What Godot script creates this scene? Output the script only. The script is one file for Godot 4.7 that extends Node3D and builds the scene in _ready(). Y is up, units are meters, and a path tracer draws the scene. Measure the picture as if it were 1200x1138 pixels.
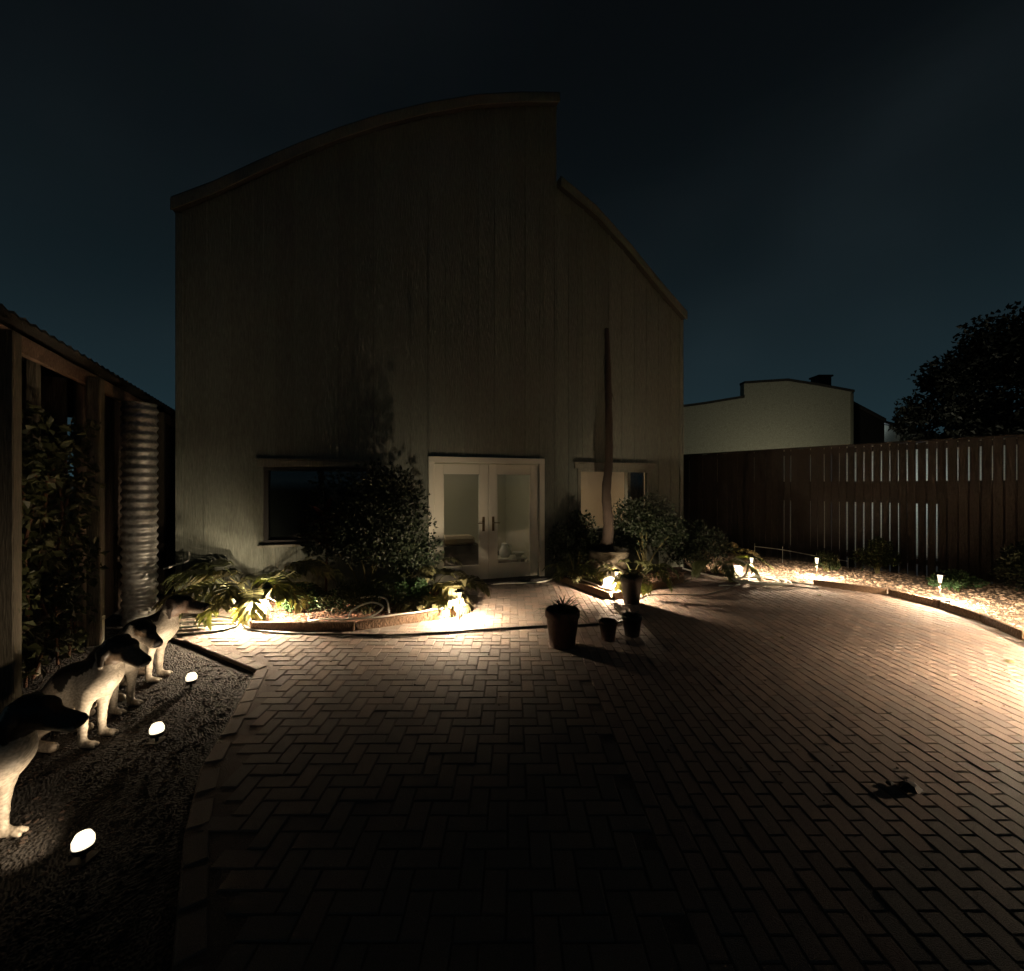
extends Node3D
# A walled courtyard at night: tall board-clad house, brick paving, low garden lights.

var rng := RandomNumberGenerator.new()
var M := {}
var used := {}
const WARM := Color(1.0, 0.885, 0.74)

func _ready() -> void:
	rng.seed = 20417
	# ---------------- camera, sky, light, exposure
	var cam := Camera3D.new()
	cam.name = "camera"
	cam.fov = 97.38
	cam.near = 0.05
	cam.far = 400.0
	cam.position = Vector3(0, 1.75, 0)
	add_child(cam)
	cam.current = true
	var env := Environment.new()
	env.background_mode = Environment.BG_SKY
	var psm := ProceduralSkyMaterial.new()
	psm.sky_top_color = Color8(7, 9, 11)
	psm.sky_horizon_color = Color8(34, 53, 60)
	psm.sky_curve = 0.19
	psm.ground_bottom_color = Color8(6, 7, 8)
	psm.ground_horizon_color = Color8(20, 27, 32)
	psm.sky_cover = night_haze()
	psm.sky_cover_modulate = Color(1, 1, 1, 1)
	var sky := Sky.new()
	sky.sky_material = psm
	env.sky = sky
	env.background_energy_multiplier = 1.0
	env.tonemap_mode = Environment.TONE_MAPPER_LINEAR
	env.tonemap_exposure = 1.0
	env.sdfgi_enabled = true
	env.ssao_enabled = true
	env.ssil_enabled = true
	var we := WorldEnvironment.new()
	we.name = "world_environment"
	we.environment = env
	add_child(we)
	var moon := DirectionalLight3D.new()
	moon.name = "moon"
	moon.light_energy = 0.001
	moon.light_color = Color(0.85, 0.92, 1.0)
	moon.light_angular_distance = 10.0
	moon.sky_mode = DirectionalLight3D.SKY_MODE_LIGHT_ONLY
	moon.shadow_enabled = true
	moon.rotation_degrees = Vector3(-62, -28, 0)
	add_child(moon)

	materials()
	ground_and_paving()
	house()
	lean_to()
	picket_fence()
	neighbours()
	beds()
	plants()
	hounds()
	garden_lights()
	pots()
	hoses()
	small_things()

# ====================================================== naming
func numbered(n: String) -> String:
	if not used.has(n):
		used[n] = 0
		return n
	used[n] += 1
	return "%s_%03d" % [n, used[n]]

func thing(called: String, label: String, category: String, at := Vector3.ZERO, turn := 0.0, group := "") -> Node3D:
	var o := Node3D.new()
	o.name = numbered(called)
	add_child(o)
	o.position = at
	o.rotation.y = turn
	o.set_meta("label", label)
	o.set_meta("category", category)
	if group != "":
		o.set_meta("group", group)
	return o

func copy_of(o: Node3D, called: String, label: String, at: Vector3, turn: float) -> Node3D:
	var r: Node3D = o.duplicate()
	r.name = numbered(called)
	add_child(r)
	r.position = at
	r.rotation.y = turn
	r.set_meta("label", label)
	return r

func part(called: String, mesh: Mesh, mat: Material, parent: Node, at := Transform3D.IDENTITY) -> MeshInstance3D:
	var o := MeshInstance3D.new()
	o.name = called
	o.mesh = mesh
	if mat:
		o.material_override = mat
	o.transform = at
	parent.add_child(o, true)
	return o

func struct(called: String, mesh: Mesh, mat: Material) -> MeshInstance3D:
	var o := part(numbered(called), mesh, mat, self)
	o.set_meta("kind", "structure")
	return o

func single(called: String, mesh: Mesh, mat: Material, label: String, category: String, group := "", at := Transform3D.IDENTITY) -> MeshInstance3D:
	var o := part(numbered(called), mesh, mat, self, at)
	o.set_meta("label", label)
	o.set_meta("category", category)
	if group != "":
		o.set_meta("group", group)
	return o

func stuff(o: Node) -> void:
	o.set_meta("kind", "stuff")

# ====================================================== mesh tools
func mb() -> SurfaceTool:
	var st := SurfaceTool.new()
	st.begin(Mesh.PRIMITIVE_TRIANGLES)
	return st

func done(st: SurfaceTool) -> ArrayMesh:
	st.generate_normals()
	return st.commit()

func tri(st: SurfaceTool, a: Vector3, b: Vector3, c: Vector3, out_dir: Vector3) -> void:
	if (c - a).cross(b - a).dot(out_dir) < 0.0:
		var t := b
		b = c
		c = t
	st.add_vertex(a)
	st.add_vertex(b)
	st.add_vertex(c)

func quad(st: SurfaceTool, a: Vector3, b: Vector3, c: Vector3, d: Vector3, out_dir: Vector3) -> void:
	tri(st, a, b, c, out_dir)
	tri(st, a, c, d, out_dir)

func box(st: SurfaceTool, xf: Transform3D, size: Vector3, bev := 0.004) -> void:
	st.set_smooth_group(-1)
	var h := size * 0.5
	bev = minf(bev, minf(h.x, minf(h.y, h.z)) * 0.6)
	var i := h - Vector3(bev, bev, bev)
	for ax in 3:
		var u := (ax + 1) % 3
		var v := (ax + 2) % 3
		for s in [-1.0, 1.0]:
			var p := []
			for k in [[-1, -1], [1, -1], [1, 1], [-1, 1]]:
				var q := Vector3.ZERO
				q[ax] = s * h[ax]
				q[u] = k[0] * i[u]
				q[v] = k[1] * i[v]
				p.append(xf * q)
			var n := Vector3.ZERO
			n[ax] = s
			quad(st, p[0], p[1], p[2], p[3], xf.basis * n)
		if bev > 0.0:
			for s in [-1.0, 1.0]:
				for r in [-1.0, 1.0]:
					var p := []
					for k in [[0, -1], [0, 1], [1, 1], [1, -1]]:
						var q := Vector3.ZERO
						q[ax] = k[1] * i[ax]
						q[u] = s * (h[u] if k[0] == 0 else i[u])
						q[v] = r * (i[v] if k[0] == 0 else h[v])
						p.append(xf * q)
					var n := Vector3.ZERO
					n[u] = s
					n[v] = r
					quad(st, p[0], p[1], p[2], p[3], xf.basis * n)
	if bev > 0.0:
		for x in [-1.0, 1.0]:
			for y in [-1.0, 1.0]:
				for z in [-1.0, 1.0]:
					tri(st, xf * Vector3(x * h.x, y * i.y, z * i.z), xf * Vector3(x * i.x, y * h.y, z * i.z), xf * Vector3(x * i.x, y * i.y, z * h.z), xf.basis * Vector3(x, y, z))

func at(p: Vector3, yaw := 0.0) -> Transform3D:
	return Transform3D(Basis(Vector3.UP, yaw), p)

func boxm(size: Vector3, bev := 0.004, p := Vector3.ZERO) -> ArrayMesh:
	var st := mb()
	box(st, Transform3D(Basis.IDENTITY, p), size, bev)
	return done(st)

func tube(st: SurfaceTool, pts: PackedVector3Array, radii: Array, sides := 8, caps := true) -> void:
	st.set_smooth_group(0)
	var n := pts.size()
	var rings := []
	var up := Vector3(0.13, 0.97, 0.21).normalized()
	for i in n:
		var d := (pts[mini(i + 1, n - 1)] - pts[maxi(i - 1, 0)]).normalized()
		var u := up - d * up.dot(d)
		if u.length() < 0.05:
			u = Vector3.RIGHT - d * d.x
		u = u.normalized()
		up = u
		var v := d.cross(u)
		var r: float = radii[i] if radii.size() > 1 else radii[0]
		var ring := PackedVector3Array()
		for k in sides:
			var a := TAU * k / sides
			ring.append(pts[i] + (u * cos(a) + v * sin(a)) * r)
		rings.append(ring)
	for i in n - 1:
		for k in sides:
			var k2 := (k + 1) % sides
			var o: Vector3 = (rings[i][k] + rings[i][k2] + rings[i + 1][k] + rings[i + 1][k2]) * 0.25 - (pts[i] + pts[i + 1]) * 0.5
			quad(st, rings[i][k], rings[i][k2], rings[i + 1][k2], rings[i + 1][k], o)
	if caps:
		st.set_smooth_group(-1)
		for e in [0, n - 1]:
			var dd: Vector3 = pts[0] - pts[1] if e == 0 else pts[n - 1] - pts[n - 2]
			for k in sides - 2:
				tri(st, rings[e][0], rings[e][k + 1], rings[e][k + 2], dd)

func lathe(st: SurfaceTool, prof: Array, seg := 24, c := Vector3.ZERO, smooth := true) -> void:
	st.set_smooth_group(0 if smooth else -1)
	for i in prof.size() - 1:
		var p: Vector2 = prof[i]
		var q: Vector2 = prof[i + 1]
		var nd := Vector2(q.y - p.y, p.x - q.x)
		for k in seg:
			var a := TAU * k / seg
			var b := TAU * (k + 1) / seg
			var ca := Vector3(cos(a), 0, sin(a))
			var cb := Vector3(cos(b), 0, sin(b))
			var o := (ca + cb) * 0.5 * nd.x + Vector3.UP * nd.y
			var v0 := c + ca * p.x + Vector3.UP * p.y
			var v1 := c + cb * p.x + Vector3.UP * p.y
			var v2 := c + cb * q.x + Vector3.UP * q.y
			var v3 := c + ca * q.x + Vector3.UP * q.y
			if p.x > 0.0001:
				tri(st, v0, v1, v2 if q.x > 0.0001 else v3, o)
			if q.x > 0.0001:
				tri(st, v0, v2, v3, o)

# a flat outline (x, y) given depth along z: from z0 to z1
func prism(st: SurfaceTool, poly: PackedVector2Array, z0: float, z1: float, xf := Transform3D.IDENTITY) -> void:
	st.set_smooth_group(-1)
	var ix := Geometry2D.triangulate_polygon(poly)
	for i in range(0, ix.size(), 3):
		for z in [z0, z1]:
			var p := []
			for k in 3:
				var w := poly[ix[i + k]]
				p.append(xf * Vector3(w.x, w.y, z))
			tri(st, p[0], p[1], p[2], xf.basis * Vector3(0, 0, signf(z - (z0 + z1) * 0.5)))
	var cw := 1.0 if Geometry2D.is_polygon_clockwise(poly) else -1.0
	for i in poly.size():
		var a := poly[i]
		var b := poly[(i + 1) % poly.size()]
		var o := Vector3(-(b.y - a.y), b.x - a.x, 0) * cw
		quad(st, xf * Vector3(a.x, a.y, z0), xf * Vector3(b.x, b.y, z0), xf * Vector3(b.x, b.y, z1), xf * Vector3(a.x, a.y, z1), xf.basis * o)

# an outline on the ground (x, distance) with a top height, sides going down
func slab(poly: Array, top: float, bottom: float) -> ArrayMesh:
	var st := mb()
	var pv := PackedVector2Array()
	for p in poly:
		pv.append(Vector2(p.x, p.y))
	# (x, distance) -> world: x, height, -distance
	var xf := Transform3D(Basis(Vector3(1, 0, 0), Vector3(0, 0, -1), Vector3(0, 1, 0)), Vector3.ZERO)
	prism(st, pv, bottom, top, xf)
	return done(st)

func V(x: float, d: float, h := 0.0) -> Vector3:
	return Vector3(x, h, -d)

func smooth_path(pts: Array, step := 4) -> PackedVector3Array:
	var out := PackedVector3Array()
	for i in pts.size() - 1:
		var p0: Vector3 = pts[maxi(i - 1, 0)]
		var p1: Vector3 = pts[i]
		var p2: Vector3 = pts[i + 1]
		var p3: Vector3 = pts[mini(i + 2, pts.size() - 1)]
		for k in step:
			out.append(p1.cubic_interpolate(p2, p0, p3, float(k) / step))
	out.append(pts[pts.size() - 1])
	return out

# ====================================================== materials
func noise_image(sz: int, seed_: int, freq: float, lo: float, hi: float, sx := 1.0, sy := 1.0, oct := 4, tint := Color.WHITE) -> Image:
	var n := FastNoiseLite.new()
	n.seed = seed_
	n.noise_type = FastNoiseLite.TYPE_SIMPLEX_SMOOTH
	n.frequency = 1.0
	n.fractal_octaves = oct
	var im := Image.create(sz, sz, false, Image.FORMAT_RGB8)
	for y in sz:
		for x in sz:
			# wrap on a torus so that the picture tiles
			var a := TAU * x / sz
			var b := TAU * y / sz
			var v := 0.5 + 0.62 * n.get_noise_3d(cos(a) * freq * sx + 3.1 * sin(b) * freq * sy * 0.0, sin(a) * freq * sx + cos(b) * freq * sy, sin(b) * freq * sy)
			v = lerpf(lo, hi, clampf(v, 0, 1))
			im.set_pixel(x, y, Color(v * tint.r, v * tint.g, v * tint.b))
	return im

func tex(im: Image) -> ImageTexture:
	return ImageTexture.create_from_image(im)

func lin(r: float, g: float, b: float) -> Color:
	return Color(r, g, b).linear_to_srgb()

func mat(c: Color, rough: float, t: Texture2D = null, n: Texture2D = null, scale := Vector3.ONE, ns := 1.0) -> StandardMaterial3D:
	var m := StandardMaterial3D.new()
	m.albedo_color = c
	m.roughness = rough
	if t or n:
		m.uv1_triplanar = true
		m.uv1_world_triplanar = true
		m.uv1_scale = scale
	if t:
		m.albedo_texture = t
	if n:
		m.normal_enabled = true
		m.normal_texture = n
		m.normal_scale = ns
	return m

func night_haze() -> ImageTexture:
	# thin uneven air glow low in the sky, computed
	var n := FastNoiseLite.new()
	n.seed = 5
	n.frequency = 1.2
	n.fractal_octaves = 3
	var im := Image.create(256, 128, false, Image.FORMAT_RGBA8)
	for y in 128:
		for x in 256:
			var th := TAU * x / 256.0
			var el := PI * (0.5 - (y + 0.5) / 128.0)
			var v := n.get_noise_3d(cos(th) * cos(el), sin(el) * 1.6, sin(th) * cos(el))
			var k := clampf(0.5 + v, 0, 1)
			k = k * k
			im.set_pixel(x, y, Color8(int(14 * k), int(18 * k), int(20 * k), 170))
	return tex(im)

func materials() -> void:
	var grit := noise_image(192, 3, 9.0, 0.62, 1.0)
	var gt := tex(grit)
	var blot := tex(noise_image(192, 8, 2.2, 0.55, 1.0))
	var stone := tex(noise_image(192, 12, 14.0, 0.5, 1.0))
	var grain_im := noise_image(192, 21, 3.2, 0.55, 1.0, 5.0, 0.6)
	var grain := tex(grain_im)
	var gn_im := noise_image(192, 33, 10.0, 0.0, 1.0)
	gn_im.bump_map_to_normal_map(5.0)
	var gn := tex(gn_im)
	var wn_im: Image = grain_im.duplicate()
	wn_im.bump_map_to_normal_map(5.0)
	var wn := tex(wn_im)
	M.ground = mat(lin(0.028, 0.023, 0.018), 0.95, blot, gn, Vector3(0.9, 0.9, 0.9), 1.2)
	M.sand = mat(lin(0.23, 0.18, 0.14), 0.95, stone, gn, Vector3(3, 3, 3))
	M.soil = mat(lin(0.12, 0.075, 0.055), 0.95, stone, gn, Vector3(2.3, 2.3, 2.3), 1.5)
	M.strip = mat(lin(0.25, 0.185, 0.135), 0.95, stone, gn, Vector3(1.7, 1.7, 1.7), 1.5)
	M.pavers = []
	for c in [[0.30, 0.24, 0.195], [0.35, 0.275, 0.22], [0.25, 0.20, 0.165], [0.37, 0.275, 0.215], [0.28, 0.235, 0.195]]:
		M.pavers.append(mat(lin(c[0], c[1], c[2]), 0.86, stone, gn, Vector3(4.2, 4.2, 4.2), 0.8))
	for c in [[0.37, 0.27, 0.215], [0.41, 0.30, 0.24], [0.32, 0.23, 0.19], [0.43, 0.305, 0.24], [0.35, 0.27, 0.225]]:
		M.pavers.append(mat(lin(c[0], c[1], c[2]), 0.86, stone, gn, Vector3(4.2, 4.2, 4.2), 0.8))
	for c in [[0.26, 0.23, 0.20], [0.23, 0.205, 0.18], [0.28, 0.25, 0.215], [0.245, 0.215, 0.185], [0.27, 0.235, 0.205]]:
		M.pavers.append(mat(lin(c[0], c[1], c[2]), 0.86, stone, gn, Vector3(4.2, 4.2, 4.2), 0.8))
	M.paver_many = mat(Color.WHITE, 0.86, stone, gn, Vector3(4.2, 4.2, 4.2), 0.8)
	M.paver_many.vertex_color_use_as_albedo = true
	M.siding = []
	for k in [1.0, 0.95, 1.05, 0.91]:
		M.siding.append(mat(lin(0.21 * k, 0.235 * k, 0.19 * k), 0.8, grain, wn, Vector3(1.6, 0.5, 1.6), 0.6))
	M.batten = mat(lin(0.215, 0.24, 0.195), 0.8, grain, wn, Vector3(1.6, 0.5, 1.6), 0.5)
	M.white = mat(lin(0.60, 0.59, 0.49), 0.5)
	M.trim = mat(lin(0.22, 0.22, 0.17), 0.6, grain, null, Vector3(1.6, 0.6, 1.6))
	M.roof = mat(lin(0.06, 0.056, 0.05), 0.85, gt, gn, Vector3(2, 2, 2))
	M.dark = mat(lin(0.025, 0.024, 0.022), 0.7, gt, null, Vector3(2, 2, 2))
	M.black = mat(lin(0.018, 0.017, 0.016), 0.45)
	M.room = mat(lin(0.46, 0.44, 0.33), 0.9)
	M.room_warm = mat(lin(0.52, 0.45, 0.35), 0.9)
	M.floor = mat(lin(0.10, 0.08, 0.055), 0.5, grain, wn, Vector3(1, 1, 1))
	M.glass = StandardMaterial3D.new()
	M.glass.albedo_color = Color(0.3, 0.34, 0.33, 0.06)
	M.glass.transparency = BaseMaterial3D.TRANSPARENCY_ALPHA
	M.glass.roughness = 0.03
	M.brass = mat(lin(0.12, 0.085, 0.04), 0.4)
	M.brass.metallic = 0.8
	M.old_wood = []
	for k in [1.0, 0.82, 1.12]:
		M.old_wood.append(mat(lin(0.13 * k, 0.095 * k, 0.068 * k), 0.9, grain, wn, Vector3(1.7, 0.6, 1.7), 1.0))
	M.fence_wood = []
	for k in [1.0, 0.8, 1.15]:
		M.fence_wood.append(mat(lin(0.048 * k, 0.041 * k, 0.033 * k), 0.9, grain, wn, Vector3(1.7, 0.6, 1.7), 1.0))
	M.post = mat(lin(0.23, 0.20, 0.145), 0.85, grain, wn, Vector3(1.7, 0.6, 1.7), 0.8)
	M.beam = mat(lin(0.36, 0.24, 0.16), 0.85, grain, wn, Vector3(0.8, 1.7, 0.8), 0.8)
	M.timber = mat(lin(0.21, 0.125, 0.07), 0.9, grain, wn, Vector3(0.7, 2.4, 0.7), 1.0)
	M.zinc = mat(lin(0.62, 0.62, 0.58), 0.4, blot, null, Vector3(1.4, 1.4, 1.4))
	M.zinc.metallic = 0.45
	M.render_wall = mat(lin(0.56, 0.54, 0.42), 0.9, gt, null, Vector3(0.5, 0.5, 0.5))
	M.leaf = []
	for c in [[0.22, 0.22, 0.10], [0.18, 0.20, 0.085], [0.26, 0.24, 0.12], [0.15, 0.18, 0.075]]:
		var m := mat(lin(c[0], c[1], c[2]), 0.5, blot, null, Vector3(5, 5, 5))
		m.backlight_enabled = true
		m.backlight = lin(0.24, 0.24, 0.09)
		M.leaf.append(m)
	M.bush = leafmat(0.026, 0.046, 0.018, blot)
	M.bush_green = leafmat(0.07, 0.16, 0.055, blot)
	M.bush_mid = leafmat(0.045, 0.075, 0.02, blot)
	M.ivy = leafmat(0.075, 0.085, 0.025, blot)
	M.red_leaf = leafmat(0.11, 0.024, 0.018, blot)
	M.tree_leaf = leafmat(0.012, 0.016, 0.009, blot)
	M.bark = mat(lin(0.16, 0.075, 0.04), 0.95, gt, gn, Vector3(3, 1.5, 3), 1.5)
	M.bark_rough = mat(lin(0.07, 0.05, 0.036), 0.95, gt, gn, Vector3(5, 2.0, 5), 1.6)
	M.bark_rough.heightmap_enabled = false
	M.stem = mat(lin(0.10, 0.09, 0.03), 0.7)
	M.stoneware = mat(lin(0.10, 0.085, 0.055), 0.85, blot, gn, Vector3(2, 2, 2), 0.6)
	M.terracotta = mat(lin(0.10, 0.045, 0.028), 0.85, blot, gn, Vector3(3, 3, 3), 0.5)
	M.dark_pot = mat(lin(0.028, 0.024, 0.02), 0.6, blot, null, Vector3(3, 3, 3))
	M.cord = mat(lin(0.72, 0.70, 0.62), 0.5)
	M.hose = mat(lin(0.022, 0.024, 0.018), 0.45)
	M.hose_green = mat(lin(0.42, 0.43, 0.36), 0.5)
	M.lamp = StandardMaterial3D.new()
	M.lamp.albedo_color = Color(0.9, 0.88, 0.8)
	M.lamp.emission_enabled = true
	M.lamp.emission = Color(1.0, 0.93, 0.8)
	M.lamp.emission_energy_multiplier = 2.2
	M.lamp_hot = M.lamp.duplicate()
	M.lamp_hot.emission_energy_multiplier = 1.7
	M.lamp_cold = M.lamp.duplicate()
	M.lamp_cold.emission = Color(0.85, 0.95, 1.0)
	M.lamp_cold.emission_energy_multiplier = 1.2
	M.dog = mat(Color.WHITE, 0.55, blot, null, Vector3(4, 4, 4))
	M.dog.vertex_color_use_as_albedo = true
	M.eye = mat(lin(0.01, 0.008, 0.006), 0.15)
	M.ceramic = mat(lin(0.62, 0.60, 0.52), 0.25)
	M.cloth = mat(lin(0.42, 0.32, 0.2), 0.95, gt, null, Vector3(4, 4, 4))
	M.cabinet = mat(lin(0.055, 0.05, 0.035), 0.6, grain, null, Vector3(1, 1, 1))

func leafmat(r: float, g: float, b: float, t: Texture2D) -> StandardMaterial3D:
	var m := mat(lin(r, g, b), 0.55, t, null, Vector3(6, 6, 6))
	m.backlight_enabled = true
	m.backlight = lin(r * 0.8, g * 0.8, b * 0.8)
	return m

# ====================================================== ground and paving
const LEFT_BED := [Vector2(-3.62, 5.72), Vector2(-3.16, 5.16), Vector2(-1.97, 5.16), Vector2(-0.69, 5.74), Vector2(-0.95, 7.46), Vector2(-4.2, 6.36)]
const RIGHT_BED := [Vector2(0.86, 7.88), Vector2(1.53, 6.56), Vector2(3.12, 7.78), Vector2(3.62, 8.3), Vector2(3.6, 9.05), Vector2(0.9, 8.1)]
const RIGHT_STRIP := [Vector2(5.28, 7.54), Vector2(6.02, 6.84), Vector2(6.14, 6.12), Vector2(6.05, 5.5), Vector2(5.8, 4.83), Vector2(5.45, 4.0), Vector2(5.3, 3.0), Vector2(5.25, 1.0), Vector2(11.5, 1.0), Vector2(10.8, 4.4), Vector2(8.66, 7.2), Vector2(5.83, 10.8), Vector2(4.6, 12.3), Vector2(3.9, 9.6), Vector2(3.72, 8.6), Vector2(4.6, 8.05)]
const PAVED := [Vector2(-1.0, 0.9), Vector2(-1.23, 1.54), Vector2(-1.64, 2.13), Vector2(-1.93, 2.64), Vector2(-2.13, 3.23), Vector2(-2.43, 4.05), Vector2(-3.72, 4.83), Vector2(-4.5, 5.2), Vector2(-5.6, 6.6), Vector2(-5.6, 7.5), Vector2(-4.75, 6.15), Vector2(0, 7.78), Vector2(3.66, 9.0), Vector2(4.6, 8.05), Vector2(5.28, 7.54), Vector2(6.02, 6.84), Vector2(6.14, 6.12), Vector2(6.05, 5.5), Vector2(5.8, 4.83), Vector2(5.45, 4.0), Vector2(5.3, 3.0), Vector2(5.25, 0.9)]

func pv(a: Array) -> PackedVector2Array:
	return PackedVector2Array(a)

func inside(p: Vector2, a: PackedVector2Array) -> bool:
	return Geometry2D.is_point_in_polygon(p, a)

func paver_mesh(lx: float, lz: float, h: float, wob: float) -> ArrayMesh:
	var st := mb()
	st.set_smooth_group(-1)
	var x := lx * 0.5
	var z := lz * 0.5
	var b := 0.005
	var o := [Vector3(-x, -b, -z), Vector3(x, -b, -z), Vector3(x, -b, z), Vector3(-x, -b, z)]
	var t := []
	for p in [Vector3(-x + b, 0, -z + b), Vector3(x - b, 0, -z + b), Vector3(x - b, 0, z - b), Vector3(-x + b, 0, z - b)]:
		t.append(p + Vector3(rng.randf_range(-wob, wob), 0, rng.randf_range(-wob, wob)))
	quad(st, t[0], t[1], t[2], t[3], Vector3.UP)
	for k in 4:
		var k2 := (k + 1) % 4
		var od: Vector3 = (o[k] + o[k2]) * 0.5
		quad(st, o[k], o[k2], t[k2], t[k], Vector3(od.x, 0.05, od.z))
		quad(st, o[k], o[k2], o[k2] + Vector3(0, -h, 0), o[k] + Vector3(0, -h, 0), Vector3(od.x, 0, od.z))
	return done(st)

func ground_and_paving() -> void:
	var st := mb()
	st.set_smooth_group(-1)
	var g := 160.0
	quad(st, Vector3(-g, -0.09, -g), Vector3(g, -0.09, -g), Vector3(g, -0.09, g), Vector3(-g, -0.09, g), Vector3.UP)
	struct("ground", done(st), M.ground)
	var bare := slab([Vector2(-0.9, 0.9), Vector2(-1.2, 1.6), Vector2(-1.6, 2.14), Vector2(-1.9, 2.66), Vector2(-2.1, 3.25), Vector2(-2.4, 4.07), Vector2(-3.7, 4.86), Vector2(-4.5, 5.25), Vector2(-5.7, 6.7), Vector2(-7.5, 9.8), Vector2(-8.4, 9.4), Vector2(-4.7, 2.4), Vector2(-4.0, 0.9)], -0.035, -0.085)
	struct("dirt_path", bare, M.ground)
	# fine grit and dry leaf bits on the bare strip
	scatter("gravel", [Vector2(-1.3, 1.3), Vector2(-1.7, 2.14), Vector2(-2.0, 2.66), Vector2(-2.2, 3.25), Vector2(-2.5, 4.07), Vector2(-3.75, 4.8), Vector2(-4.8, 4.6), Vector2(-4.0, 3.2), Vector2(-3.2, 1.3)], -0.035, 2600, [Color(0.02, 0.016, 0.013), Color(0.045, 0.03, 0.022), Color(0.013, 0.011, 0.009)], 0.012)
	var base := slab(PAVED, -0.006, -0.08)
	var pav := struct("brick_paving", base, M.sand)
	var poly := pv(PAVED)
	var lb := pv(LEFT_BED)
	var rb := pv(RIGHT_BED)
	var L := 0.21
	var W := 0.105
	var gap := 0.006
	var list := []
	var border := []
	# herringbone left of the joint, courses along the depth right of it
	var seam_x := 0.7125
	# a right-angled herringbone: lying bricks on every fourth diagonal, standing ones between
	for iy in 80:
		for ix in range(-2, 62):
			var k := posmod(ix - iy, 4)
			var cx := seam_x - W * (ix + 0.5)
			var cd := 0.9 + W * (iy + 0.5)
			if k == 0:
				list.append([Vector2(cx - W * 0.5, cd), 0])
			elif k == 3:
				list.append([Vector2(cx, cd + W * 0.5), 1])
	var W2 := 0.095
	var L2 := 0.19
	var xx := seam_x + W2 * 0.5
	var row := 0
	while xx < 6.3:
		var dd := 0.9 + (L2 * 0.5 if row % 2 else 0.0)
		while dd < 9.2:
			list.append([Vector2(xx, dd), 3])
			dd += L2
		xx += W2
		row += 1
	# a border course along the edge of the bare strip
	for i in range(0, 6):
		var a: Vector2 = PAVED[i]
		var e: Vector2 = PAVED[i + 1]
		var along := (e - a).normalized()
		var inw := Vector2(along.y, -along.x)
		if inw.x < 0:
			inw = -inw
		var n := int((e - a).length() / L)
		for k in n:
			border.append([a + along * (e - a).length() * (k + 0.5) / n + inw * W * 0.52, atan2(along.y, along.x)])
	var meshes := [[], [], [], []]
	for k in 3:
		meshes[0].append(paver_mesh(L - gap, W - gap, 0.05, 0.002))
		meshes[1].append(paver_mesh(W - gap, L - gap, 0.05, 0.002))
		meshes[2].append(paver_mesh(L * 0.5 - gap, W - gap, 0.05, 0.002))
		meshes[3].append(paver_mesh(W2 - gap, L2 - gap, 0.05, 0.002))
	var kept := []
	for e in list:
		var p: Vector2 = e[0]
		var hx: float = [L, W, L * 0.5, W2][e[1]] * 0.42
		var hd: float = [W, L, W, L2][e[1]] * 0.42
		var ok: bool = e[1] == 3 or p.x + hx < seam_x + 0.03
		for c in [Vector2(-hx, -hd), Vector2(hx, -hd), Vector2(hx, hd), Vector2(-hx, hd)]:
			if not inside(p + c, poly) or inside(p + c, lb) or inside(p + c, rb):
				ok = false
				break
			for bb in border:
				if e[1] != 3 and absf((p + c - bb[0]).dot(Vector2(cos(bb[1]), sin(bb[1])))) < L * 0.5 and absf((p + c - bb[0]).dot(Vector2(-sin(bb[1]), cos(bb[1])))) < W * 0.5:
					ok = false
		if not ok:
			continue
		# in the picture? size there falls with the square of the distance
		var u := p.x / p.y
		var v := 1.75 / p.y
		var seen := absf(u) < 1.17 and v < 1.13
		kept.append([p, e[1], (1.0 / (p.y * p.y * p.y)) if seen else 0.0, 0.0])
	for bb in border:
		var p: Vector2 = bb[0]
		kept.append([p, 0, (1.0 / (p.y * p.y * p.y)) if absf(p.x / p.y) < 1.17 and p.y > 1.55 else 0.0, bb[1]])
	kept.sort_custom(func(a, b): return a[2] > b[2])
	var xfs := [[], [], [], []]
	var cols := [[], [], [], []]
	for i in kept.size():
		var p: Vector2 = kept[i][0]
		var o: int = kept[i][1]
		var tone := rng.randi_range(0, 4)
		var grey := p.x * 0.5 - p.y + 1.10 > 0.0 and p.x > 1.5
		tone += 10 if grey else (5 if o == 3 else 0)
		var tilt := Basis(Vector3.UP, rng.randf_range(-0.012, 0.012)) * Basis(Vector3.RIGHT, rng.randf_range(-0.008, 0.008)) * Basis(Vector3.BACK, rng.randf_range(-0.008, 0.008))
		var xf := Transform3D(Basis(Vector3.UP, kept[i][3]) * tilt, V(p.x, p.y, rng.randf_range(-0.002, 0.002)))
		if i < 300:
			part("paver", meshes[o][i % 3], M.pavers[tone], pav, xf)
		else:
			xfs[o].append(xf)
			var c: Color = M.pavers[tone].albedo_color
			cols[o].append(c.srgb_to_linear())
	for o in [0, 1, 3]:
		var mm := MultiMesh.new()
		mm.transform_format = MultiMesh.TRANSFORM_3D
		mm.use_colors = true
		mm.mesh = meshes[o][0]
		mm.instance_count = xfs[o].size()
		for i in xfs[o].size():
			mm.set_instance_transform(i, xfs[o][i])
			mm.set_instance_color(i, cols[o][i])
		var mi := MultiMeshInstance3D.new()
		mi.name = ["far_pavers", "far_pavers_001", "", "far_pavers_002"][o]
		mi.multimesh = mm
		mi.material_override = M.paver_many
		stuff(mi)
		pav.add_child(mi)
	struct("planting_soil", slab(LEFT_BED, 0.03, -0.08), M.soil)
	struct("planting_soil", slab(RIGHT_BED, 0.03, -0.08), M.soil)
	struct("mulch_strip", slab(RIGHT_STRIP, 0.012, -0.08), M.strip)

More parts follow.
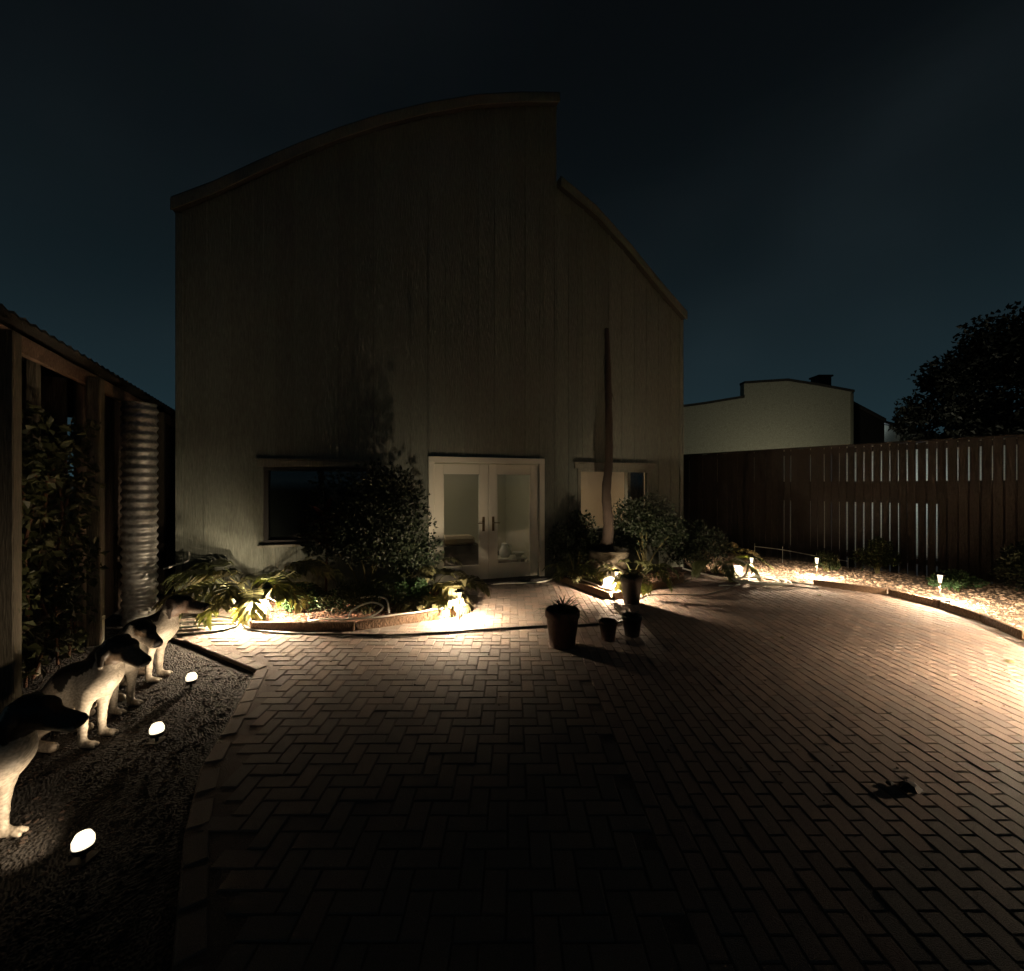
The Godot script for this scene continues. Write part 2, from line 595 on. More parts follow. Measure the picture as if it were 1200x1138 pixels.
func scatter(called: String, poly: Array, h: float, count: int, colors: Array, size: float) -> void:
	var st := mb()
	st.set_smooth_group(-1)
	var P := [Vector3(-1, 0, -0.5), Vector3(0.2, 0, -0.8), Vector3(1, 0, 0.1), Vector3(-0.3, 0, 0.7)]
	var top := Vector3(0, 0.45, 0)
	for k in 4:
		tri(st, P[k], P[(k + 1) % 4], top, (P[k] + P[(k + 1) % 4]) * 0.5 + Vector3.UP * 0.3)
		tri(st, P[k], P[(k + 1) % 4], -top, (P[k] + P[(k + 1) % 4]) * 0.5 - Vector3.UP * 0.3)
	var mesh := done(st)
	var pp := pv(poly)
	var lo := pp[0]
	var hi := pp[0]
	for p in pp:
		lo = lo.min(p)
		hi = hi.max(p)
	var pts := []
	while pts.size() < count:
		var p := Vector2(rng.randf_range(lo.x, hi.x), rng.randf_range(lo.y, hi.y))
		if inside(p, pp):
			pts.append(p)
	var mm := MultiMesh.new()
	mm.transform_format = MultiMesh.TRANSFORM_3D
	mm.use_colors = true
	mm.mesh = mesh
	mm.instance_count = count
	for i in count:
		var s := size * rng.randf_range(0.5, 1.7)
		var b := Basis(Vector3.UP, rng.randf() * TAU) * Basis(Vector3.RIGHT, rng.randf_range(-0.5, 0.5))
		mm.set_instance_transform(i, Transform3D(b.scaled(Vector3(s, s, s)), V(pts[i].x, pts[i].y, h + s * 0.12)))
		mm.set_instance_color(i, colors[rng.randi() % colors.size()])
	var mi := MultiMeshInstance3D.new()
	mi.name = numbered(called)
	mi.multimesh = mm
	mi.material_override = M.chip if M.has("chip") else _chip()
	stuff(mi)
	mi.set_meta("label", {"gravel": "dark grit and dry leaf bits on the bare strip before the hounds", "bark_chips": "reddish bark chips inside the left timber bed", "bark_chips_001": "brown bark chips inside the right planting bed", "leaf_litter": "scattered leaf scraps and grit lying on the brick paving", "wood_mulch": "pale mulch between paving and picket fence"}[mi.name])
	add_child(mi)

func _chip() -> StandardMaterial3D:
	M.chip = mat(Color.WHITE, 0.95)
	M.chip.vertex_color_use_as_albedo = true
	return M.chip

# ====================================================== the house
const ROOF_LEFT := [Vector2(-5.15, 5.84), Vector2(-4.63, 6.19), Vector2(-4.09, 6.61), Vector2(-3.52, 7.03), Vector2(-2.91, 7.45), Vector2(-2.26, 7.85), Vector2(-1.57, 8.22), Vector2(-0.68, 8.63), Vector2(0.11, 8.91), Vector2(0.90, 9.14)]
const ROOF_RIGHT := [Vector2(0.93, 7.58), Vector2(1.69, 7.18), Vector2(2.47, 6.58), Vector2(3.18, 5.96), Vector2(3.84, 5.43)]
const OPENINGS := [[-1.53, 0.62, 0.0, 2.24], [-4.02, -2.42, 0.85, 2.04], [1.34, 3.02, 0.85, 2.08]]

func wall_top(t: float) -> float:
	var line := ROOF_LEFT if t <= 0.9 else ROOF_RIGHT
	for i in line.size() - 1:
		var a: Vector2 = line[i]
		var b: Vector2 = line[i + 1]
		if t <= b.x or i == line.size() - 2:
			return lerpf(a.y, b.y, clampf((t - a.x) / (b.x - a.x), -0.2, 1.2)) - 0.17
	return 5.0

func wall_pieces(t0: float, t1: float) -> Array:
	# the outlines of the wall between t0 and t1, openings left out
	var top0 := wall_top(t0 + 0.001)
	var top1 := wall_top(t1 - 0.001)
	var mid := (t0 + t1) * 0.5
	for o in OPENINGS:
		if mid > o[0] and mid < o[1]:
			var r := []
			if o[2] > 0.05:
				r.append(PackedVector2Array([Vector2(t0, -0.02), Vector2(t1, -0.02), Vector2(t1, o[2]), Vector2(t0, o[2])]))
			r.append(PackedVector2Array([Vector2(t0, o[3]), Vector2(t1, o[3]), Vector2(t1, top1), Vector2(t0, top0)]))
			return r
	return [PackedVector2Array([Vector2(t0, -0.02), Vector2(t1, -0.02), Vector2(t1, top1), Vector2(t0, top0)])]

func house() -> void:
	var h := thing("house", "tall dark board-clad house with stepped roof and white double door", "house", Vector3(0, 0, -7.84), deg_to_rad(19.05))
	var cuts := []
	var t := -5.07
	while t < 3.7:
		cuts.append(t)
		t += 0.297
	cuts.append(3.80)
	for o in OPENINGS:
		cuts.append(o[0])
		cuts.append(o[1])
	cuts.append(0.9)
	cuts.sort()
	var clean := [cuts[0]]
	for c in cuts:
		if c - clean[-1] > 0.03:
			clean.append(c)
	var sheath := mb()
	for i in clean.size() - 1:
		for poly in wall_pieces(clean[i], clean[i + 1]):
			var st := mb()
			var g := 0.0018
			var q: PackedVector2Array = poly.duplicate()
			q[0].x += g
			q[3].x += g
			q[1].x -= g
			q[2].x -= g
			var w := rng.randf_range(0.0, 0.002)
			prism(st, q, -0.022, w)
			part("siding_board", done(st), M.siding[rng.randi() % 4], h)
			prism(sheath, poly, -0.10, -0.026)
	part("sheathing", done(sheath), M.dark, h)
	t = -5.07 + 0.297
	while t < 3.7:
		for poly in wall_pieces(t - 0.02, t + 0.02):
			var st := mb()
			prism(st, poly, 0.006, 0.016)
			part("batten", done(st), M.batten, h)
		t += 0.297
	# corner boards
	for c in [-5.09, 3.80]:
		var st := mb()
		box(st, Transform3D(Basis.IDENTITY, Vector3(c, wall_top(c) * 0.5 - 0.03, -0.03)), Vector3(0.09, wall_top(c), 0.13), 0.005)
		part("corner_board", done(st), M.batten, h)
	# side, rear and clerestory walls
	var deep := -9.0
	for e in [[-5.06, wall_top(-5.0)], [3.77, wall_top(3.75)]]:
		var st := mb()
		box(st, Transform3D(Basis.IDENTITY, Vector3(e[0], e[1] * 0.5 - 0.02, deep * 0.5 - 0.06)), Vector3(0.08, e[1], -deep - 0.1), 0.0)
		part("side_wall", done(st), M.siding[1], h)
	var rear := PackedVector2Array([Vector2(-5.0, 0)])
	for p in ROOF_LEFT:
		rear.append(p - Vector2(0, 0.19))
	for p in ROOF_RIGHT:
		rear.append(p - Vector2(0, 0.19))
	rear.append(Vector2(3.7, 0))
	var sr := mb()
	prism(sr, rear, deep - 0.1, deep)
	part("rear_wall", done(sr), M.siding[1], h)
	var sc := mb()
	box(sc, Transform3D(Basis.IDENTITY, Vector3(0.86, 8.2, deep * 0.5 - 0.06)), Vector3(0.07, 1.5, -deep - 0.1), 0.0)
	part("upper_wall", done(sc), M.siding[1], h)
	# roofs: bowed slabs running back from the front
	for line in [ROOF_LEFT, ROOF_RIGHT]:
		var poly := PackedVector2Array()
		for p in line:
			poly.append(p)
		for k in range(line.size() - 1, -1, -1):
			poly.append(line[k] - Vector2(0, 0.155))
		var st := mb()
		prism(st, poly, deep - 0.25, 0.13)
		var rp := part("roof", done(st), M.roof, h)
		var fb := PackedVector2Array()
		for p in line:
			fb.append(p - Vector2(0, 0.035))
		for k in range(line.size() - 1, -1, -1):
			fb.append(line[k] - Vector2(0, 0.20))
		var sf := mb()
		prism(sf, fb, 0.134, 0.156)
		part("bargeboard", done(sf), M.trim, rp)
	# ---- double door
	var x0 := -1.53
	var x1 := 0.62
	var b := mb()
	for e in [[x0 + 0.05, 0.10], [x1 - 0.05, 0.10]]:
		box(b, Transform3D(Basis.IDENTITY, Vector3(e[0], 1.13, 0.0)), Vector3(e[1], 2.14, 0.16), 0.006)
	box(b, Transform3D(Basis.IDENTITY, Vector3((x0 + x1) * 0.5, 2.20, 0.003)), Vector3(x1 - x0, 0.10, 0.166), 0.006)
	var door := part("double_door", done(b), M.white, h)
	var bt := mb()
	box(bt, Transform3D(Basis.IDENTITY, Vector3((x0 + x1) * 0.5, 0.03, 0.05)), Vector3(x1 - x0 + 0.04, 0.055, 0.3), 0.008)
	part("threshold", done(bt), M.dark, door)
	var mid := (x0 + x1) * 0.5 
	for s in [0, 1]:
		var a: float = x0 + 0.105 if s == 0 else mid + 0.004
		var z: float = mid - 0.004 if s == 0 else x1 - 0.105
		var lf := mb()
		var st_w := 0.155
		for e in [a + st_w * 0.5, z - st_w * 0.5]:
			box(lf, Transform3D(Basis.IDENTITY, Vector3(e, 1.10, -0.01)), Vector3(st_w, 2.06, 0.045), 0.005)
		box(lf, Transform3D(Basis.IDENTITY, Vector3((a + z) * 0.5, 2.04, -0.012)), Vector3(z - a - 2 * st_w, 0.18, 0.041), 0.005)
		box(lf, Transform3D(Basis.IDENTITY, Vector3((a + z) * 0.5, 0.20, -0.012)), Vector3(z - a - 2 * st_w, 0.26, 0.041), 0.005)
		# glazing beads
		for e in [[a + st_w + 0.008, 1.14, 0.016, 1.60], [z - st_w - 0.008, 1.14, 0.016, 1.60]]:
			box(lf, Transform3D(Basis.IDENTITY, Vector3(e[0], e[1], -0.002)), Vector3(e[2], e[3], 0.02), 0.003)
		part("door_leaf", done(lf), M.white, door)
		part("pane", boxm(Vector3(z - a - 2 * st_w - 0.002, 1.62, 0.006), 0.0, Vector3((a + z) * 0.5, 1.14, -0.016)), M.glass, door)
		var hd := mb()
		var hx: float = mid - 0.09 if s == 0 else mid + 0.09
		box(hd, Transform3D(Basis.IDENTITY, Vector3(hx, 1.06, 0.018)), Vector3(0.045, 0.26, 0.012), 0.004)
		tube(hd, PackedVector3Array([Vector3(hx, 1.08, 0.02), Vector3(hx, 1.08, 0.065)]), [0.011], 8)
		tube(hd, PackedVector3Array([Vector3(hx, 1.08, 0.06), Vector3(hx + (-0.11 if s == 0 else 0.11), 1.075, 0.062)]), [0.009], 8)
		part("handle", done(hd), M.brass, door)
	# ---- windows
	for wdw in [OPENINGS[1], OPENINGS[2]]:
		var a: float = wdw[0]
		var z: float = wdw[1]
		var lo: float = wdw[2]
		var hi: float = wdw[3]
		var fr := mb()
		for e in [a + 0.035, z - 0.035, (a + z) * 0.5 if wdw == OPENINGS[1] else z - 0.52]:
			box(fr, Transform3D(Basis.IDENTITY, Vector3(e, (lo + hi) * 0.5, -0.03)), Vector3(0.07, hi - lo, 0.10), 0.004)
		for e in [lo + 0.03, hi - 0.03]:
			box(fr, Transform3D(Basis.IDENTITY, Vector3((a + z) * 0.5, e, -0.028)), Vector3(z - a, 0.06, 0.108), 0.004)
		var win := part("window", done(fr), M.dark if wdw == OPENINGS[1] else M.trim, h)
		part("pane", boxm(Vector3(z - a - 0.13, hi - lo - 0.11, 0.006), 0.0, Vector3((a + z) * 0.5, (lo + hi) * 0.5, -0.06)), M.glass, win)
		var tr := mb()
		box(tr, Transform3D(Basis.IDENTITY, Vector3((a + z) * 0.5, hi + 0.05, 0.04)), Vector3(z - a + 0.16, 0.10, 0.035), 0.004)
		box(tr, Transform3D(Basis.IDENTITY, Vector3((a + z) * 0.5, hi + 0.115, 0.05)), Vector3(z - a + 0.20, 0.022, 0.05), 0.004)
		part("head_trim", done(tr), M.trim, win)
		part("sill", boxm(Vector3(z - a + 0.14, 0.04, 0.11), 0.004, Vector3((a + z) * 0.5, lo - 0.022, 0.06)), M.trim, win)
	# a pale curtain drawn across the right end of the lit window
	var cu := mb()
	cu.set_smooth_group(0)
	for i in 36:
		var xa := 2.52 + 0.46 * i / 36.0
		var xb := 2.52 + 0.46 * (i + 1) / 36.0
		var za := -0.17 + 0.025 * sin(i * 0.9)
		var zb := -0.17 + 0.025 * sin((i + 1) * 0.9)
		quad(cu, Vector3(xa, 0.8, za), Vector3(xb, 0.8, zb), Vector3(xb, 2.1, zb), Vector3(xa, 2.1, za), Vector3.BACK)
		quad(cu, Vector3(xa, 0.8, za - 0.004), Vector3(xb, 0.8, zb - 0.004), Vector3(xb, 2.1, zb - 0.004), Vector3(xa, 2.1, za - 0.004), Vector3.FORWARD)
	part("curtain", done(cu), M.stoneware, h)
	# ---- rooms behind the glass
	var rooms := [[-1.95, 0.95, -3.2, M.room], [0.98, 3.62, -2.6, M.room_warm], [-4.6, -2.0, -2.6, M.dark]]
	for r in rooms:
		var a: float = r[0]
		var z: float = r[1]
		var dp: float = r[2]
		var w := mb()
		box(w, Transform3D(Basis.IDENTITY, Vector3((a + z) * 0.5, 1.35, dp - 0.04)), Vector3(z - a, 2.6, 0.06), 0.0)
		box(w, Transform3D(Basis.IDENTITY, Vector3(a + 0.01, 1.35, dp * 0.5 - 0.06)), Vector3(0.02, 2.6, -dp - 0.1), 0.0)
		box(w, Transform3D(Basis.IDENTITY, Vector3(z - 0.01, 1.35, dp * 0.5 - 0.06)), Vector3(0.02, 2.6, -dp - 0.1), 0.0)
		part("room_wall", done(w), r[3], h)
		part("room_floor", boxm(Vector3(z - a, 0.04, -dp - 0.1), 0.0, Vector3((a + z) * 0.5, 0.03, dp * 0.5 - 0.06)), M.floor, h)
		part("room_ceiling", boxm(Vector3(z - a, 0.04, -dp - 0.1), 0.0, Vector3((a + z) * 0.5, 2.66, dp * 0.5 - 0.06)), M.room, h)
	inside_things()

func local_house(p: Vector3) -> Vector3:
	return Vector3(0, 0, -7.84) + Basis(Vector3.UP, deg_to_rad(19.05)) * p

func inside_things() -> void:
	var yaw := deg_to_rad(19.05)
	var bench := thing("low_cabinet", "dark low cabinet just inside the left door pane", "cabinet", local_house(Vector3(-1.05, 0.05, -0.75)), yaw)
	part("body", boxm(Vector3(1.2, 0.52, 0.45), 0.008, Vector3(0, 0.30, 0)), M.cabinet, bench)
	for s in [-0.5, 0.5]:
		part("leg", boxm(Vector3(0.06, 0.045, 0.4), 0.004, Vector3(s, 0.0225, 0)), M.cabinet, bench)
	var cu := mb()
	box(cu, Transform3D.IDENTITY, Vector3(0.62, 0.17, 0.36), 0.05)
	single("seat_cushion", done(cu), M.cloth, "tan cushion lying on the dark cabinet behind the left pane", "cushion", "", at(local_house(Vector3(-0.86, 0.70, -0.74)), yaw))
	var tb := thing("low_table", "small white low table behind the right door pane", "table", local_house(Vector3(0.12, 0.05, -0.55)), yaw)
	part("table_top", boxm(Vector3(0.66, 0.03, 0.42), 0.006, Vector3(0, 0.285, 0)), M.white, tb)
	for sx in [-0.29, 0.29]:
		for sz in [-0.17, 0.17]:
			part("leg", boxm(Vector3(0.04, 0.27, 0.04), 0.004, Vector3(sx, 0.135, sz)), M.white, tb)
	var jg := mb()
	lathe(jg, [Vector2(0, 0), Vector2(0.075, 0), Vector2(0.11, 0.06), Vector2(0.115, 0.13), Vector2(0.07, 0.21), Vector2(0.06, 0.25), Vector2(0.07, 0.275), Vector2(0.055, 0.27), Vector2(0.05, 0.2), Vector2(0, 0.19)], 20)
	tube(jg, smooth_path([Vector3(0.06, 0.24, 0), Vector3(0.15, 0.22, 0), Vector3(0.16, 0.13, 0), Vector3(0.11, 0.08, 0)]), [0.011], 8)
	single("jug", done(jg), M.ceramic, "white rounded jug on the low table behind the right door pane", "jug", "", at(local_house(Vector3(0.03, 0.35, -0.52)), yaw + 0.4))
	var bw := mb()
	lathe(bw, [Vector2(0, 0), Vector2(0.05, 0), Vector2(0.055, 0.02), Vector2(0.13, 0.085), Vector2(0.136, 0.09), Vector2(0.125, 0.088), Vector2(0.05, 0.03), Vector2(0, 0.025)], 22)
	single("bowl", done(bw), M.ceramic, "wide white bowl on the low table right of the jug", "bowl", "", at(local_house(Vector3(0.31, 0.35, -0.5)), yaw))
	# the lit lamps in the rooms, standing beside the glass
	for e in [[Vector3(1.2, 0.05, -0.62), 1.25, Color(1, 0.9, 0.75), "shaded floor lamp glowing inside the right window room", 1.35], [Vector3(-1.68, 0.05, -1.0), 0.55, Color(1, 0.95, 0.84), "shaded floor lamp beyond the double door glass", 1.55]]:
		var lp := thing("floor_lamp", e[3], "floor lamp", local_house(e[0]), yaw, "lamps inside the house")
		var hgt: float = e[4]
		var s := mb()
		lathe(s, [Vector2(0, 0), Vector2(0.14, 0), Vector2(0.14, 0.015), Vector2(0.012, 0.03), Vector2(0.012, hgt), Vector2(0, hgt)], 16)
		part("stand", done(s), M.black, lp)
		var sh := mb()
		lathe(sh, [Vector2(0.10, hgt + 0.30), Vector2(0.16, hgt + 0.10), Vector2(0.157, hgt + 0.10), Vector2(0.097, hgt + 0.30)], 20)
		part("lamp_shade", done(sh), M.cloth, lp)
		var bulb := SphereMesh.new()
		bulb.radius = 0.035
		bulb.height = 0.07
		part("bulb", bulb, M.lamp, lp, at(Vector3(0, hgt + 0.06, 0)))
		omni(lp, Vector3(0, hgt + 0.06, 0), e[1], e[2], 0.035)

func omni(parent: Node3D, p: Vector3, energy: float, c: Color, size: float) -> OmniLight3D:
	var l := OmniLight3D.new()
	l.name = "light"
	l.light_energy = energy
	l.light_color = c
	l.light_size = size
	l.omni_range = 30.0
	l.omni_attenuation = 2.0
	l.shadow_enabled = true
	l.position = p
	parent.add_child(l, true)
	return l

# ====================================================== left: open lean-to
func lean_to() -> void:
	# local +x runs along its front edge, away from the camera; local -z is its back
	var o := Vector3(-4.17, 0, -3.52)
	var dirv := Vector3(-0.447, 0, -0.894)
	var yaw := atan2(-dirv.z, dirv.x)
	var s := thing("lean_to", "open timber lean-to along the left side with reddish beam", "shed", o, yaw)
	var mesh_beam := mb()
	box(mesh_beam, Transform3D(Basis.IDENTITY, Vector3(2.6, 2.955, 0.02)), Vector3(8.4, 0.16, 0.05), 0.006)
	part("beam", done(mesh_beam), M.beam, s)
	for e in [[-0.26, 0.12], [1.37, 0.12], [3.9, 0.12], [6.3, 0.12]]:
		part("post", boxm(Vector3(e[1], 3.0, e[1]), 0.008, Vector3(e[0], 1.46, 0.115)), M.post, s)
	part("post", boxm(Vector3(0.075, 2.95, 0.075), 0.006, Vector3(0.55, 1.44, -0.06)), M.post, s)
	# corrugated roof, falling away to the back
	var rf := mb()
	rf.set_smooth_group(-1)
	var n := 112
	for i in n:
		var xa := -1.6 + 8.6 * i / n
		var xb := -1.6 + 8.6 * (i + 1) / n
		var ya := 3.08 + 0.012 * (1.0 if i % 2 else -1.0)
		var yb := 3.08 + 0.012 * (-1.0 if i % 2 else 1.0)
		var f := 0.17
		var k := -2.3
		var dy := 0.10
		quad(rf, Vector3(xa, ya + 0.0, f), Vector3(xb, yb, f), Vector3(xb, yb + dy, k), Vector3(xa, ya + dy, k), Vector3.UP)
		quad(rf, Vector3(xa, ya + 0.02, f), Vector3(xb, yb + 0.02, f), Vector3(xb, yb + dy + 0.02, k), Vector3(xa, ya + dy + 0.02, k), Vector3.UP)
		quad(rf, Vector3(xa, ya, f), Vector3(xb, yb, f), Vector3(xb, yb + 0.02, f), Vector3(xa, ya + 0.02, f), Vector3.BACK)
	part("roof", done(rf), M.roof, s)
	# boarded back, each board on its own
	var bm := []
	for k in 3:
		var st := mb()
		box(st, Transform3D(Basis.IDENTITY, Vector3(0, 1.47, 0)), Vector3(0.182 - 0.006 * k, 2.9, 0.022), 0.003)
		bm.append(done(st))
	var x := -1.5
	var i := 0
	while x < 6.9:
		var z := -0.62 if x < 1.42 else -0.09
		part("board", bm[i % 3], M.old_wood[rng.randi() % 3], s, at(Vector3(x, 0, z + rng.randf_range(-0.004, 0.004))))
		x += 0.19
		i += 1
	x = 1.42
	while x < 2.6:
		part("board", bm[i % 3], M.old_wood[rng.randi() % 3], s, at(Vector3(x, 0, -0.62)))
		x += 0.19
		i += 1
	var bx := mb()
	box(bx, Transform3D(Basis.IDENTITY, Vector3(1.32, 1.47, -0.355)), Vector3(0.03, 2.9, 0.5), 0.003)
	part("return_board", done(bx), M.old_wood[1], s)
	# rails of the vine trellis
	for hh in [0.5, 1.15, 1.8]:
		part("rail", boxm(Vector3(1.6, 0.05, 0.03), 0.003, Vector3(0.56, hh, 0.02)), M.old_wood[0], s)
	# corrugated tank in front of the boards
	var prof := []
	prof.append(Vector2(0, 0.0))
	prof.append(Vector2(0.178, 0.0))
	var k := 0
	while k <= 26 * 8:
		var y := 0.02 + 2.83 * k / (26.0 * 8.0)
		prof.append(Vector2(0.180 + 0.012 * sin(TAU * k / 8.0), y))
		k += 1
	prof.append(Vector2(0.178, 2.86))
	prof.append(Vector2(0, 2.87))
	var tk := mb()
	lathe(tk, prof, 40)
	single("water_tank", done(tk), M.zinc, "tall ribbed galvanised metal tank standing against the lean-to boards", "water tank", "", at(V(-4.86, 5.57, -0.04)))
	# a short pale stub of pipe
	var pp := mb()
	tube(pp, PackedVector3Array([Vector3(0, -0.06, 0), Vector3(0, 0.25, 0)]), [0.028], 12)
	lathe(pp, [Vector2(0.0, 0.24), Vector2(0.034, 0.24), Vector2(0.034, 0.275), Vector2(0, 0.28)], 14)
	single("pipe_stub", done(pp), M.white, "short pale capped pipe standing between the vines and the tank", "pipe", "", at(V(-4.64, 4.82)))
	# vines hung on the trellis
	var v := thing("climbing_vine", "leafy climbing vine covering the open lean-to bay near the hounds", "vine", o, yaw)
	var fo := mb()
	for j in 2700:
		var px := rng.randf_range(-0.2, 1.3)
		var py := 2.46 * pow(rng.randf(), 0.8)
		var edge := 2.38 + 0.14 * sin(px * 7.0) + 0.08 * sin(px * 17.0)
		if py > edge or (py < 0.05):
			continue
		var cl := sin(px * 9.0 + py * 4.0) + sin(py * 8.0 - px * 5.0)
		if cl < -0.9 and rng.randf() < 0.75:
			continue
		var pos := Vector3(px, py, rng.randf_range(-0.12, 0.12) + 0.06 * cl)
		leaf_quad(fo, pos, rng.randf_range(0.05, 0.105), Vector3(rng.randfn() * 0.8, rng.randfn() * 0.7 - 0.5, rng.randf_range(0.0, 1.0)))
	stuff(part("foliage", done(fo), M.ivy, v))
	for j in 7:
		var sp := []
		var px := -0.1 + j * 0.21
		for q in 6:
			sp.append(Vector3(px + rng.randf_range(-0.08, 0.08), q * 0.42 - 0.03, rng.randf_range(-0.03, 0.05)))
		var vs := mb()
		tube(vs, smooth_path(sp, 3), [0.013], 5)
		part("stem", done(vs), M.bark, v)

# a folded leaf: four points, two faces with a crease
func leaf_quad(st: SurfaceTool, p: Vector3, size: float, dir: Vector3) -> void:
	st.set_smooth_group(-1)
	var d := dir.normalized() if dir.length() > 0.01 else Vector3.UP
	var side := d.cross(Vector3(rng.randfn(), rng.randfn(), rng.randfn())).normalized()
	var nn := side.cross(d)
	var a := p
	var b := p + d * size
	var m := p + d * size * 0.45 + nn * size * 0.06
	var l := m + side * size * 0.36 + nn * size * 0.12
	var r := m - side * size * 0.36 + nn * size * 0.12
	tri(st, a, l, b, nn)
	tri(st, a, b, r, nn)

# ====================================================== right: picket fence
func picket_fence() -> void:
	var o := Vector3(5.83, 0, -10.8)
	var yaw := atan2(0.786, 0.618) - PI * 0.5
	# local +x runs along the fence towards the camera's right
	yaw = atan2(-0.786, 0.618)
	var f := thing("picket_fence", "tall dark board fence on the right with light between the boards", "fence", o, yaw)
	var wides := [0.128, 0.122, 0.116]
	var meshes := []
	for w in wides:
		var st := mb()
		box(st, Transform3D(Basis.IDENTITY, Vector3(0, 1.26, 0)), Vector3(w, 2.66, 0.02), 0.003)
		meshes.append(done(st))
	var x := -3.2
	while x < 6.2:
		var wide_gap := (x > -0.6 and x < 1.85 and rng.randf() < 0.3) or (x > 1.85 and x < 3.75 and rng.randf() < 0.85)
		var k := 2 if wide_gap else 0
		if x > 3.75:
			k = 1
		part("picket", meshes[k], M.fence_wood[rng.randi() % 3], f, Transform3D(Basis(Vector3.FORWARD, rng.randf_range(-0.004, 0.004)), Vector3(x, rng.randf_range(-0.012, 0.012), 0)))
		x += rng.randf_range(0.129, 0.146) if wide_gap else (0.139 if x > 3.75 else 0.1315)
	for h in [[0.28, 0.10], [1.62, 0.44], [2.5, 0.1]]:
		part("rail", boxm(Vector3(9.5, h[1], 0.04), 0.003, Vector3(1.45, h[0], -0.032)), M.fence_wood[1], f)
	x = 3.70
	while x < 6.1:
		part("backing_board", boxm(Vector3(0.19, 1.34, 0.018), 0.002, Vector3(x, 0.73, -0.066)), M.fence_wood[rng.randi() % 3], f)
		x += 0.186
	part("cap_rail", boxm(Vector3(9.5, 0.035, 0.13), 0.004, Vector3(1.45, 2.607, -0.02)), M.fence_wood[0], f)
	x = -2.6
	while x < 6.2:
		part("post", boxm(Vector3(0.1, 2.56, 0.1), 0.004, Vector3(x, 1.24, -0.103)), M.fence_wood[1], f)
		x += 2.2
	# thin pale pipe run low along the foot of the fence
	var p := mb()
	var run := [V(5.70, 10.02, 0.32), V(6.1, 9.62, 0.30), V(6.6, 9.25, 0.22), V(7.05, 8.95, 0.16)]
	tube(p, smooth_path(run), [0.009], 6)
	var w := single("thin_pipe", done(p), M.cord, "thin white line strung low before the far end of the fence", "wire")
	for q in run:
		var s := mb()
		tube(s, PackedVector3Array([Vector3(q.x, -0.06, q.z), Vector3(q.x, q.y + 0.07, q.z)]), [0.007], 6)
		part("stake", done(s), M.cord, w)

